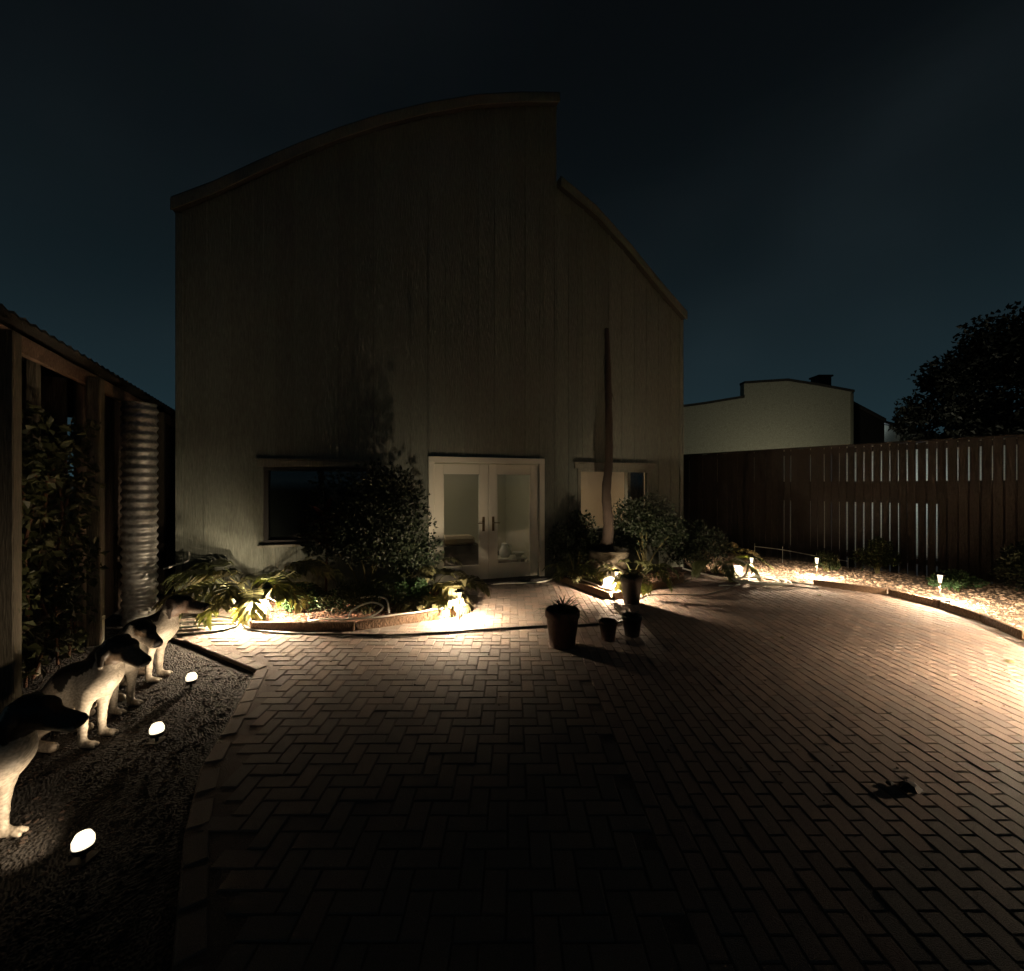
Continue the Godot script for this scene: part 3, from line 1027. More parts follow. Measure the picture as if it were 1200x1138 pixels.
# ====================================================== beyond the fence
func neighbours() -> void:
	var n := thing("neighbour_house", "pale rendered house with stepped gable beyond the fence", "house", V(12, 20), 0.0)
	var out := PackedVector2Array([Vector2(-5.4, -0.09), Vector2(-5.4, 4.9), Vector2(-3.95, 5.42), Vector2(-3.0, 5.55), Vector2(-1.12, 5.86), Vector2(-1.12, 6.52), Vector2(0.9, 6.65), Vector2(2.2, 6.45), Vector2(4.02, 6.12), Vector2(4.02, -0.09)])
	var st := mb()
	prism(st, out, -0.35, 0.0)
	box(st, Transform3D(Basis.IDENTITY, Vector3(-0.69, 2.35, -4.7)), Vector3(9.3, 4.9, 8.6), 0.0)
	part("wall", done(st), M.render_wall, n)
	# coping strips along the gable
	for i in range(1, 8):
		if i == 4:
			continue
		var a := out[i]
		var b := out[i + 1]
		var c := mb()
		var poly := PackedVector2Array([a, b, b + Vector2(0, 0.11), a + Vector2(0, 0.11)])
		prism(c, poly, -0.40, 0.06)
		part("coping", done(c), M.roof, n)
	part("downpipe", boxm(Vector3(0.09, 6.1, 0.09), 0.01, Vector3(3.9, 3.0, 0.05)), M.trim, n)
	var chs := mb()
	box(chs, Transform3D(Basis.IDENTITY, Vector3(3.35, 6.62, -1.2)), Vector3(0.62, 1.0, 0.6), 0.02)
	box(chs, Transform3D(Basis.IDENTITY, Vector3(3.35, 7.13, -1.2)), Vector3(0.74, 0.09, 0.72), 0.02)
	part("chimney", done(chs), M.dark, n)
	var vent := mb()
	tube(vent, PackedVector3Array([Vector3(-4.1, 5.3, -0.4), Vector3(-4.1, 5.75, -0.4)]), [0.07], 8)
	part("vent_pipe", done(vent), M.dark, n)
	# dark gabled outbuilding to its right
	var g := thing("dark_outbuilding", "dark gabled outbuilding between the pale house and the tree", "shed", V(18.0, 22), 0.0)
	var gp := PackedVector2Array([Vector2(-1.2, -0.09), Vector2(-1.2, 5.3), Vector2(-0.5, 5.95), Vector2(1.2, 5.05), Vector2(1.2, -0.09)])
	var gs := mb()
	prism(gs, gp, -5, 0)
	part("wall", done(gs), M.dark, g)
	var gr := mb()
	for e in [[gp[1], gp[2]], [gp[2], gp[3]]]:
		var a: Vector2 = e[0]
		var b: Vector2 = e[1]
		prism(gr, PackedVector2Array([a, b, b + Vector2(0, 0.14), a + Vector2(0, 0.14)]), -5.1, 0.12)
	part("roof", done(gr), M.roof, g)
	# low pale wall with its lit eave lamp
	var k := thing("pale_outhouse", "low bluish pale outhouse with a small lit lamp under its eave", "house", V(21.6, 24), 0.0)
	var kp := PackedVector2Array([Vector2(-2.0, -0.09), Vector2(-2.0, 5.5), Vector2(2.4, 4.4), Vector2(2.4, -0.09)])
	var ks := mb()
	prism(ks, kp, -5, 0)
	part("wall", done(ks), M.render_wall, k)
	var kr := mb()
	prism(kr, PackedVector2Array([Vector2(-2.1, 5.52), Vector2(2.6, 4.36), Vector2(2.6, 4.5), Vector2(-2.1, 5.66)]), -5.1, 0.3)
	part("roof", done(kr), M.roof, k)
	var el := thing("eave_lamp", "small white lamp glowing under the outhouse eave", "wall lamp", V(20.45, 23.9, 5.2), 0.0)
	part("lamp_glass", boxm(Vector3(0.34, 0.12, 0.1), 0.03), M.lamp_cold, el)
	part("bracket", boxm(Vector3(0.1, 0.05, 0.12), 0.01, Vector3(0, 0.085, -0.0)), M.dark, el)
	omni(el, Vector3(0, -0.02, 0.09), 0.5, Color(0.86, 0.95, 1.0), 0.05)
	# pale garden wall close behind the fence, and the yard lamps that light it
	var gw := mb()
	box(gw, Transform3D(Basis(Vector3.UP, atan2(-0.786, 0.618)), V(9.9, 11.9, 1.38)), Vector3(11.0, 2.94, 0.18), 0.02)
	single("yard_wall", done(gw), M.render_wall, "pale wall of the next yard glimpsed between the fence boards", "wall")
	var yl := thing("yard_lamp", "cool yard lamp behind the board fence lighting the gaps", "lamp", V(9.55, 10.3), 0.0, "yard lamps behind the fence")
	lamp_post(yl, 1.5, M.lamp_cold, 1.3, Color(0.86, 0.95, 1.0))
	var yl2 := thing("yard_lamp", "yard lamp behind the fence washing the stepped gable", "lamp", V(12.4, 16.2), 0.0, "yard lamps behind the fence")
	lamp_post(yl2, 1.2, M.lamp_cold, 4.5, Color(1.0, 0.97, 0.84))
	# tree
	var t := thing("dark_tree", "large dark leafy tree rising above the fence at the right", "tree", V(20.6, 15.0), 0.0)
	var tr := mb()
	tube(tr, smooth_path([Vector3(0, -0.1, 0), Vector3(0.1, 1.5, 0), Vector3(-0.1, 3.2, 0.1), Vector3(0.1, 5.0, 0)]), [0.34, 0.3, 0.28, 0.26, 0.25, 0.24, 0.22, 0.2, 0.18, 0.16, 0.14, 0.12, 0.1], 9)
	for e in [[2.6, -1.9, 5.2], [2.9, 2.0, 5.9], [3.3, -0.9, 6.6], [3.0, 1.0, 6.8]]:
		tube(tr, smooth_path([Vector3(0, e[0], 0), Vector3(e[1] * 0.45, (e[0] + e[2]) * 0.5, 0.3), Vector3(e[1], e[2], rng.randf_range(-1, 1))]), [0.13, 0.11, 0.1, 0.09, 0.08, 0.07, 0.06, 0.05, 0.04], 6)
	part("trunk", done(tr), M.bark, t)
	var cr := mb()
	var blobs := []
	for j in 150:
		var a := rng.randf() * TAU
		var hgt := rng.randf_range(1.0, 8.2)
		var rad := 5.4 * sqrt(clampf(1.0 - pow((hgt - 2.2) / 6.6, 2), 0.02, 1.0)) * sqrt(rng.randf_range(0.05, 1.0))
		blobs.append([Vector3(cos(a) * rad, hgt, sin(a) * rad), rng.randf_range(0.6, 1.2)])
	for j in 60000:
		var bl: Array = blobs[rng.randi() % blobs.size()]
		var dv: Vector3 = Vector3(rng.randfn(), rng.randfn() * 0.8, rng.randfn()).normalized() * bl[1] * pow(rng.randf(), 0.4)
		leaf_quad(cr, bl[0] + dv, rng.randf_range(0.13, 0.24), Vector3(rng.randfn(), rng.randfn() - 0.5, rng.randfn()))
	stuff(part("crown", done(cr), M.tree_leaf, t))

func lamp_post(o: Node3D, h: float, m: Material, e: float, c: Color) -> void:
	var s := mb()
	tube(s, PackedVector3Array([Vector3(0, -0.09, 0), Vector3(0, h, 0)]), [0.03], 10)
	part("pole", done(s), M.black, o)
	var g := SphereMesh.new()
	g.radius = 0.09
	g.height = 0.18
	part("lamp_globe", g, m, o, at(Vector3(0, h + 0.08, 0)))
	omni(o, Vector3(0, h + 0.08, 0), e, c, 0.09)

# ====================================================== timber edgings
func sleeper(label: String, a: Vector3, b: Vector3, hgt: float, wide: float, group: String) -> void:
	var d := b - a
	var yaw := atan2(-d.z, d.x)
	var st := mb()
	box(st, Transform3D(Basis.IDENTITY, Vector3(0, hgt * 0.5 - 0.03, 0)), Vector3(d.length(), hgt + 0.06, wide), 0.008)
	single("timber_edging", done(st), M.timber, label, "edging board", group, at((a + b) * 0.5, yaw))

func beds() -> void:
	sleeper("short slanting board at the left corner of the left bed", V(-3.60, 5.70), V(-3.17, 5.19), 0.11, 0.035, "boards round the planting beds")
	sleeper("long brown board along the front of the left planting bed", V(-3.15, 5.16), V(-1.90, 5.16), 0.105, 0.04, "boards round the planting beds")
	sleeper("brown board angling from the left bed's front towards the door", V(-1.88, 5.18), V(-0.72, 5.73), 0.10, 0.04, "boards round the planting beds")
	sleeper("left board of the right bed, running from door to pots", V(0.88, 7.86), V(1.50, 6.60), 0.10, 0.045, "boards round the planting beds")
	sleeper("right board of the right bed behind the upper pot", V(1.56, 6.58), V(3.12, 7.78), 0.10, 0.045, "boards round the planting beds")
	var e := [V(5.30, 7.50), V(6.02, 6.81), V(6.14, 6.10), V(6.05, 5.48), V(5.80, 4.81), V(5.45, 3.98), V(5.30, 3.0)]
	var names := ["farthest timber edging of the mulch strip, by the middle path light", "timber edging ending at the dark pot by the near path light", "timber edging just right of the near path light's dark pot", "timber edging curving right past the near path light", "timber edging at the photo's right border", "timber edging beyond the photo's right border"]
	for i in e.size() - 1:
		sleeper(names[i], e[i], e[i + 1] + (e[i] - e[i + 1]).normalized() * 0.03, 0.10, 0.05, "timber edging along the mulch strip")
	scatter("bark_chips", [Vector2(-3.5, 5.74), Vector2(-3.1, 5.22), Vector2(-1.97, 5.24), Vector2(-0.78, 5.78), Vector2(-1.0, 6.9), Vector2(-3.9, 6.2)], 0.03, 3200, [Color(0.22, 0.11, 0.07), Color(0.15, 0.075, 0.05), Color(0.30, 0.17, 0.11), Color(0.12, 0.08, 0.06)], 0.02)
	scatter("bark_chips", [Vector2(0.95, 7.86), Vector2(1.53, 6.68), Vector2(3.1, 7.84), Vector2(3.5, 8.5), Vector2(1.0, 8.0)], 0.03, 1400, [Color(0.20, 0.12, 0.08), Color(0.14, 0.08, 0.055), Color(0.26, 0.17, 0.12)], 0.02)
	scatter("leaf_litter", [Vector2(-3.2, 4.9), Vector2(-2.3, 4.2), Vector2(-0.5, 3.6), Vector2(2.0, 2.2), Vector2(4.6, 2.4), Vector2(5.7, 5.2), Vector2(5.0, 7.3), Vector2(3.2, 7.4), Vector2(1.6, 6.3), Vector2(0.8, 7.4), Vector2(-0.5, 5.5)], 0.002, 420, [Color(0.14, 0.085, 0.05), Color(0.2, 0.14, 0.08), Color(0.08, 0.055, 0.035)], 0.008)
	scatter("wood_mulch", RIGHT_STRIP, 0.012, 9000, [Color(0.34, 0.25, 0.18), Color(0.26, 0.18, 0.125), Color(0.42, 0.32, 0.235), Color(0.2, 0.145, 0.10)], 0.024)

# ====================================================== plants
# one big lobed leaf on its stalk: stalk from base, blade of paired pointed lobes
func lobed_leaf(base: Vector3, yaw: float, stalk: float, elev: float, length: float, width: float, pairs: int, droop: float, slim := 0.46) -> ArrayMesh:
	var st := mb()
	var f := Vector3(cos(yaw), 0, -sin(yaw))
	var side := Vector3.UP.cross(f).normalized()
	var pts := PackedVector3Array([base])
	var p := base
	var pitch := elev
	var n1 := 6
	for i in n1:
		p += (f * cos(pitch) + Vector3.UP * sin(pitch)) * stalk / n1
		pitch -= 0.10 * elev
		pts.append(p)
	tube(st, pts, [0.011, 0.010, 0.010, 0.009, 0.008, 0.008, 0.007], 5, false)
	var mid := PackedVector3Array([p])
	var ups := [Vector3.UP]
	var fw := [f]
	var n2 := pairs + 2
	for i in n2:
		pitch -= droop / n2
		var d := f * cos(pitch) + Vector3.UP * sin(pitch)
		p += d * length / n2
		mid.append(p)
		ups.append(side.cross(d) * -1.0 if side.cross(d).y < 0 else side.cross(d))
		fw.append(d)
	st.set_smooth_group(-1)
	var step := length / n2
	for i in range(0, pairs + 1):
		var s := float(i) / pairs
		var lobe := width * (0.55 + 0.75 * sin(PI * clampf(0.18 + 0.72 * s, 0, 1))) * rng.randf_range(0.85, 1.12)
		var d: Vector3 = fw[i + 1]
		var u: Vector3 = ups[i + 1]
		for k in [-1.0, 1.0]:
			var ang := lerpf(1.35, 0.42, s) + rng.randf_range(-0.1, 0.1)
			var dir: Vector3 = side * k * sin(ang) + d * cos(ang)
			var wv: Vector3 = (d * sin(ang) - side * k * cos(ang))
			var b0: Vector3 = mid[i + 1] - d * step * 0.5
			var b1: Vector3 = mid[i + 1] + d * step * 0.5
			var q := lobe * 0.52
			var sag := -u * lobe * 0.10
			var m0 := mid[i + 1] + dir * q - wv * step * slim * 1.6 + u * lobe * 0.09
			var m1 := mid[i + 1] + dir * q + wv * step * slim * 1.6 + u * lobe * 0.09
			var mc := mid[i + 1] + dir * q + u * lobe * 0.05
			var tip := mid[i + 1] + dir * lobe + sag + Vector3.DOWN * lobe * 0.16
			quad(st, b0, mid[i + 1], mc, m0, u)
			quad(st, mid[i + 1], b1, m1, mc, u)
			tri(st, m0, mc, tip, u)
			tri(st, mc, m1, tip, u)
	# end lobe
	var e := mid[n2]
	var de: Vector3 = fw[n2]
	var ue: Vector3 = ups[n2]
	tri(st, e - side * step * 0.5 - de * step, e + side * step * 0.5 - de * step, e + de * width * 0.5 - ue * width * 0.05, ue)
	return done(st)

func lobed_plant(called: String, label: String, cat: String, pos: Vector3, specs: Array, mats: Array) -> Node3D:
	var o := thing(called, label, cat, pos)
	for s in specs:
		part("leaf", lobed_leaf(Vector3(rng.randf_range(-0.05, 0.05), 0.0, rng.randf_range(-0.05, 0.05)), s[0], s[1], s[2], s[3], s[4], s[5], s[6]), mats[rng.randi() % mats.size()], o)
	var st := mb()
	tube(st, PackedVector3Array([Vector3(0, -0.05, 0), Vector3(0.01, 0.12, 0)]), [0.05, 0.035], 7)
	part("stem", done(st), M.stem, o)
	return o

func strap_leaf(st: SurfaceTool, base: Vector3, yaw: float, elev: float, length: float, width: float, droop: float) -> void:
	st.set_smooth_group(-1)
	var f := Vector3(cos(yaw), 0, -sin(yaw))
	var side := Vector3.UP.cross(f)
	var p := base
	var pitch := elev
	var n := 7
	var pl := p - side * width * 0.3
	var pr := p + side * width * 0.3
	var pm := p
	for i in n:
		var d := f * cos(pitch) + Vector3.UP * sin(pitch)
		p += d * length / n
		pitch -= droop / n
		var s := float(i + 1) / n
		var w := width * 0.5 * sin(PI * clampf(0.25 + 0.75 * s, 0, 1)) + 0.0005
		var up := side.cross(d)
		var l := p - side * w + up * w * 0.3
		var r := p + side * w + up * w * 0.3
		quad(st, pl, pm, p, l, Vector3.UP)
		quad(st, pm, pr, r, p, Vector3.UP)
		pl = l
		pr = r
		pm = p

func bush(called: String, label: String, cat: String, pos: Vector3, rad: Vector3, count: int, leaf: float, m: Material, lump := 0.3) -> Node3D:
	var o := thing(called, label, cat, pos)
	var st := mb()
	var blobs := []
	var nb := 16
	for j in nb:
		var d := Vector3(rng.randfn(), rng.randfn(), rng.randfn()).normalized()
		d.y = absf(d.y) * 1.5 - 0.45
		blobs.append([Vector3(d.x * rad.x * 0.66, rad.y * (0.92 + 0.6 * d.y), d.z * rad.z * 0.66), rng.randf_range(0.28, 0.46)])
	for i in count:
		var b: Array = blobs[rng.randi() % nb]
		var d: Vector3 = Vector3(rng.randfn(), rng.randfn(), rng.randfn()).normalized() * pow(rng.randf(), 0.35) * b[1]
		var q: Vector3 = b[0] + Vector3(d.x * rad.x, d.y * rad.y * 1.2, d.z * rad.z)
		if q.y < 0.01:
			q.y = rng.randf_range(0.02, 0.12)
		leaf_quad(st, q, leaf * rng.randf_range(0.6, 1.3), d + Vector3(rng.randfn(), rng.randfn() + 0.4, rng.randfn()) * 0.25)
	stuff(part("foliage", done(st), m, o))
	var ss := mb()
	for j in 6:
		var b: Array = blobs[j]
		var e: Vector3 = b[0]
		tube(ss, smooth_path([Vector3(rng.randf_range(-0.05, 0.05), -0.06, rng.randf_range(-0.05, 0.05)), Vector3(e.x * 0.35, e.y * 0.5, e.z * 0.35), e]), [0.012], 5)
	part("stem", done(ss), M.stem, o)
	return o

func plants() -> void:
	# left: big lobed-leaf plant by the house corner; yaw 0 = right, PI = left, -PI/2 = towards the camera
	# each: yaw, stalk, elevation, length, lobe width, pairs, droop
	lobed_plant("split_leaf_plant", "large plant with deeply lobed leaves at the left bed's corner, lit from below", "plant", V(-3.52, 5.76, 0.03), [
		[3.05, 0.70, 1.05, 0.62, 0.28, 8, 1.2], [2.6, 0.65, 0.95, 0.56, 0.26, 8, 1.1], [3.5, 0.56, 0.85, 0.58, 0.26, 8, 1.1],
		[0.15, 0.78, 1.05, 0.62, 0.28, 7, 1.15], [0.5, 0.72, 1.2, 0.56, 0.26, 8, 1.0], [-0.12, 0.85, 1.15, 0.55, 0.26, 8, 1.1], [2.8, 0.8, 1.1, 0.6, 0.27, 8, 1.1], [-0.35, 0.55, 1.0, 0.46, 0.22, 7, 1.5],
		[-1.2, 0.36, 1.1, 0.40, 0.20, 6, 2.1], [-1.9, 0.40, 1.0, 0.40, 0.20, 6, 2.0], [-2.5, 0.50, 0.9, 0.44, 0.22, 7, 1.7],
		[1.2, 0.55, 1.2, 0.42, 0.22, 7, 1.2], [1.9, 0.5, 1.1, 0.42, 0.22, 7, 1.2], [-0.8, 0.30, 0.9, 0.36, 0.17, 6, 2.0],
		[-1.55, 0.55, 1.35, 0.42, 0.2, 7, 1.9], [3.3, 0.75, 1.1, 0.45, 0.2, 7, 1.0], [-2.9, 0.32, 0.75, 0.36, 0.18, 6, 1.4], [3.2, 0.6, 1.25, 0.52, 0.24, 7, 1.3], [-2.2, 0.6, 1.2, 0.5, 0.24, 7, 1.6], [-0.6, 0.62, 1.25, 0.5, 0.24, 7, 1.5], [0.3, 0.5, 0.9, 0.5, 0.24, 7, 1.2], [-1.0, 0.48, 1.2, 0.46, 0.22, 7, 1.8]], M.leaf)
	lobed_plant("split_leaf_plant", "lobed-leaf plant left of the door, bleached by a low lamp", "plant", V(-1.17, 6.10, 0.03), [
		[2.7, 0.37, 1.1, 0.42, 0.20, 6, 0.9], [3.4, 0.32, 0.9, 0.39, 0.20, 6, 1.4], [2.2, 0.44, 1.25, 0.42, 0.20, 6, 1],
		[0.2, 0.44, 0.95, 0.47, 0.20, 6, 1.2], [-0.5, 0.37, 0.85, 0.44, 0.20, 6, 1.5], [-1.1, 0.30, 0.95, 0.42, 0.22, 6, 1.8],
		[-1.8, 0.29, 0.95, 0.42, 0.22, 6, 1.8], [-0.1, 0.51, 1.1, 0.49, 0.23, 6, 1.3], [3, 0.49, 1.2, 0.47, 0.23, 6, 1.1], [-2.9, 0.41, 1.05, 0.44, 0.22, 6, 1.4], [-0.8, 0.46, 1.2, 0.44, 0.22, 6, 1.6], [0.9, 0.49, 1.2, 0.42, 0.20, 6, 1.1], [1.5, 0.46, 1.3, 0.39, 0.19, 6, 1], [-2.5, 0.27, 0.8, 0.39, 0.20, 6, 1.6]], M.leaf)
	lobed_plant("broad_leaf_plant", "dim yellowish broad-leaved plant behind the bleached one, left of the door", "plant", V(-1.55, 6.62, 0.03), [
		[2.9, 0.75, 1.25, 0.30, 0.15, 5, 1.1], [0.1, 0.72, 1.2, 0.30, 0.15, 5, 1.2], [-0.9, 0.68, 1.2, 0.30, 0.15, 5, 1.5], [-1.7, 0.62, 1.25, 0.28, 0.14, 5, 1.4],
		[-2.4, 0.70, 1.2, 0.28, 0.14, 5, 1.3], [1.4, 0.8, 1.35, 0.28, 0.14, 5, 1.0]], M.leaf)
	bush("dark_shrub", "big dark rounded shrub under the left window", "shrub", V(-2.10, 6.22, 0.03), Vector3(1.12, 1.08, 0.46), 7400, 0.055, M.bush)
	bush("low_shrub", "low dark green shrub at the front of the left bed", "shrub", V(-1.92, 5.72, 0.03), Vector3(0.62, 0.22, 0.26), 2600, 0.04, M.bush_mid)
	bush("bright_shrub", "small bright green shrub beside the left bed's lamp", "shrub", V(-2.86, 5.74, 0.03), Vector3(0.24, 0.20, 0.20), 900, 0.06, M.bush_green)
	bush("feathery_shrub", "feathery green tuft at the right end of the dark shrub", "shrub", V(-1.42, 5.98, 0.03), Vector3(0.26, 0.24, 0.24), 1500, 0.035, M.bush_green)
	# cordyline with red leaves before the left window
	var c := thing("red_leaf_plant", "tall red-leaved plant standing before the left window", "plant", V(-2.72, 6.22, 0.03))
	for j in 22:
		var st := mb()
		strap_leaf(st, Vector3(0, rng.randf_range(0.75, 1.25), 0), rng.randf() * TAU, rng.randf_range(0.5, 1.35), rng.randf_range(0.4, 0.62), 0.085, rng.randf_range(0.6, 1.4))
		part("leaf", done(st), M.red_leaf, c)
	var cs := mb()
	tube(cs, PackedVector3Array([Vector3(0, -0.06, 0), Vector3(0.02, 0.7, 0), Vector3(0, 1.28, 0)]), [0.022, 0.018, 0.014], 6)
	part("stem", done(cs), M.bark, c)
	# right bed
	bush("dark_shrub", "dark shrub between the door and the leaning trunk", "shrub", V(1.18, 7.86, 0.03), Vector3(0.50, 0.66, 0.26), 2800, 0.06, M.bush)
	bush("dark_shrub", "dark shrub under the right window, right of the trunk", "shrub", V(2.55, 8.16, 0.03), Vector3(0.85, 0.80, 0.34), 4200, 0.06, M.bush)
	bush("dark_shrub", "dark shrub at the house's right corner, below the ferny fronds", "shrub", V(3.72, 8.40, 0.03), Vector3(0.58, 0.55, 0.34), 2600, 0.055, M.bush)
	lobed_plant("broad_leaf_plant", "dim broad-leaved plant at the left of the right bed, by the door", "plant", V(1.10, 7.62, 0.03), [
		[2.8, 0.34, 1.15, 0.30, 0.14, 5, 1.2], [0.3, 0.42, 1.2, 0.30, 0.14, 5, 1.2], [-0.7, 0.36, 1.05, 0.28, 0.14, 5, 1.5], [-1.6, 0.34, 1.1, 0.28, 0.14, 5, 1.5], [-2.4, 0.36, 1.0, 0.28, 0.14, 5, 1.4], [1.4, 0.6, 1.3, 0.26, 0.12, 5, 1.0], [-0.3, 0.5, 1.25, 0.32, 0.15, 6, 1.3], [-1.1, 0.46, 1.2, 0.32, 0.15, 6, 1.5], [-2.0, 0.5, 1.2, 0.3, 0.14, 6, 1.4], [-0.5, 0.22, 0.7, 0.3, 0.14, 6, 1.2]], M.leaf)
	lobed_plant("broad_leaf_plant", "yellow-green drooping plant right of the tree's planter, behind the upper pot", "plant", V(2.02, 7.05, 0.03), [
		[2.8, 0.46, 1.2, 0.34, 0.15, 6, 1.6], [0.2, 0.46, 1.1, 0.36, 0.16, 6, 1.5], [-0.6, 0.40, 1.0, 0.36, 0.16, 6, 1.6], [-1.4, 0.36, 1.1, 0.34, 0.15, 6, 1.9], [-2.2, 0.42, 1.05, 0.34, 0.15, 6, 1.6], [0.9, 0.5, 1.2, 0.34, 0.15, 6, 1.3], [1.8, 0.5, 1.25, 0.3, 0.14, 6, 1.2], [-1.0, 0.55, 1.25, 0.36, 0.17, 6, 1.5], [-0.2, 0.52, 1.2, 0.38, 0.17, 6, 1.6], [-1.9, 0.5, 1.2, 0.34, 0.16, 6, 1.6], [-2.8, 0.46, 1.15, 0.32, 0.15, 6, 1.5]], M.leaf)
	lobed_plant("fern", "arching ferny fronds by the white lit block, right of the house", "fern", V(4.02, 8.42, 0.03), [
		[0.25, 0.50, 1.15, 0.78, 0.17, 13, 1.1], [0.7, 0.55, 1.3, 0.72, 0.16, 13, 1.0], [-0.2, 0.45, 1.0, 0.72, 0.17, 13, 1.2], [-0.8, 0.38, 0.95, 0.66, 0.16, 13, 1.5], [2.4, 0.5, 1.2, 0.7, 0.16, 13, 1.1], [-1.6, 0.36, 1.05, 0.6, 0.15, 12, 1.7], [-2.4, 0.4, 1.0, 0.62, 0.15, 12, 1.4], [1.5, 0.6, 1.35, 0.66, 0.15, 12, 0.9]], [M.leaf[1], M.leaf[3], M.leaf[2]])
	# along the fence
	bush("low_shrub", "small green shrub at the fence foot behind the middle path light", "shrub", V(6.35, 8.62, 0.0), Vector3(0.22, 0.22, 0.2), 700, 0.05, M.bush_mid)
	bush("low_shrub", "leafy shrub at the fence foot midway between two path lights", "shrub", V(7.15, 8.35, 0.0), Vector3(0.42, 0.36, 0.3), 1500, 0.06, M.bush_mid)
	bush("low_shrub", "low yellow-green shrub behind the near path light", "shrub", V(7.35, 7.05, 0.0), Vector3(0.44, 0.18, 0.22), 1100, 0.05, M.bush_green)
	bush("dark_shrub", "wide black shrub against the fence at the photo's right border", "shrub", V(8.45, 6.60, 0.0), Vector3(0.9, 0.5, 0.5), 3200, 0.07, M.bush)
	# leaning palm-like tree in its round stone planter
	var pl := mb()
	lathe(pl, [Vector2(0, 0), Vector2(0.30, 0), Vector2(0.35, 0.06), Vector2(0.36, 0.45), Vector2(0.375, 0.52), Vector2(0.375, 0.57), Vector2(0.33, 0.57), Vector2(0.325, 0.5), Vector2(0, 0.5)], 28)
	single("stone_planter", done(pl), M.stoneware, "round tan planter holding the leaning tree in the right bed", "planter", "", at(V(1.74, 7.72, 0.03)))
	var t := thing("leaning_tree", "slender bare reddish trunk leaning up past the right window", "tree", V(1.68, 7.70, 0.53))
	var tr := mb()
	tube(tr, smooth_path([Vector3(0, -0.02, 0), Vector3(0.02, 0.12, 0), Vector3(0.06, 0.5, 0), Vector3(0.02, 1.1, 0), Vector3(0.08, 1.7, -0.04), Vector3(0.07, 2.6, -0.02), Vector3(0.05, 3.5, 0), Vector3(0.03, 4.05, 0)], 4), [0.20, 0.17, 0.16, 0.13, 0.13, 0.115, 0.10, 0.105, 0.09, 0.095, 0.085, 0.09, 0.08, 0.085, 0.075, 0.08, 0.07, 0.075, 0.065, 0.07, 0.06, 0.065, 0.055, 0.06, 0.05, 0.05, 0.045, 0.045, 0.04], 10)
	for k in 5:
		var a := TAU * k / 5.0
		tube(tr, PackedVector3Array([Vector3(0, 0.14, 0), Vector3(cos(a) * 0.16, 0.03, sin(a) * 0.16), Vector3(cos(a) * 0.24, -0.03, sin(a) * 0.24)]), [0.06, 0.035, 0.015], 6)
	part("trunk", done(tr), M.bark_rough, t)
	var cr := mb()
	for j in 44:
		strap_leaf(cr, Vector3(0.03, rng.randf_range(2.7, 4.05), 0), rng.randf() * TAU, rng.randf_range(-1.5, -1.2), rng.randf_range(0.3, 0.5), 0.035, rng.randf_range(0.1, 0.5))
	stuff(part("crown", done(cr), M.tree_leaf, t))

# ====================================================== hounds
var fld := PackedFloat32Array()
var fn := Vector3i.ZERO
var f0 := Vector3.ZERO
var fc := 0.009

func cap(a: Vector3, b: Vector3, ra: float, rb: float, k := 0.03, squash := Vector3.ONE) -> void:
	# a tapered capsule joined to the field by a smooth minimum
	var r := maxf(ra, rb) + 0.035
	var lo := (a.min(b) - Vector3(r, r, r) - f0) / fc
	var hi := (a.max(b) + Vector3(r, r, r) - f0) / fc
	var ab := b - a
	var il := 1.0 / maxf(ab.length_squared(), 1e-9)
	for z in range(maxi(0, int(lo.z)), mini(fn.z, int(hi.z) + 2)):
		for y in range(maxi(0, int(lo.y)), mini(fn.y, int(hi.y) + 2)):
			var base := (z * fn.y + y) * fn.x
			for x in range(maxi(0, int(lo.x)), mini(fn.x, int(hi.x) + 2)):
				var p := f0 + Vector3(x, y, z) * fc
				var t := clampf((p - a).dot(ab) * il, 0.0, 1.0)
				var d := ((p - a - ab * t) * squash).length() - lerpf(ra, rb, t)
				var o := fld[base + x]
				var h := maxf(k - absf(o - d), 0.0) / k
				fld[base + x] = minf(o, d) - h * h * k * 0.25

var pose := Transform3D.IDENTITY

func hp(p: Vector3) -> Vector3:
	# the head turned about the top of the neck
	return pose * p

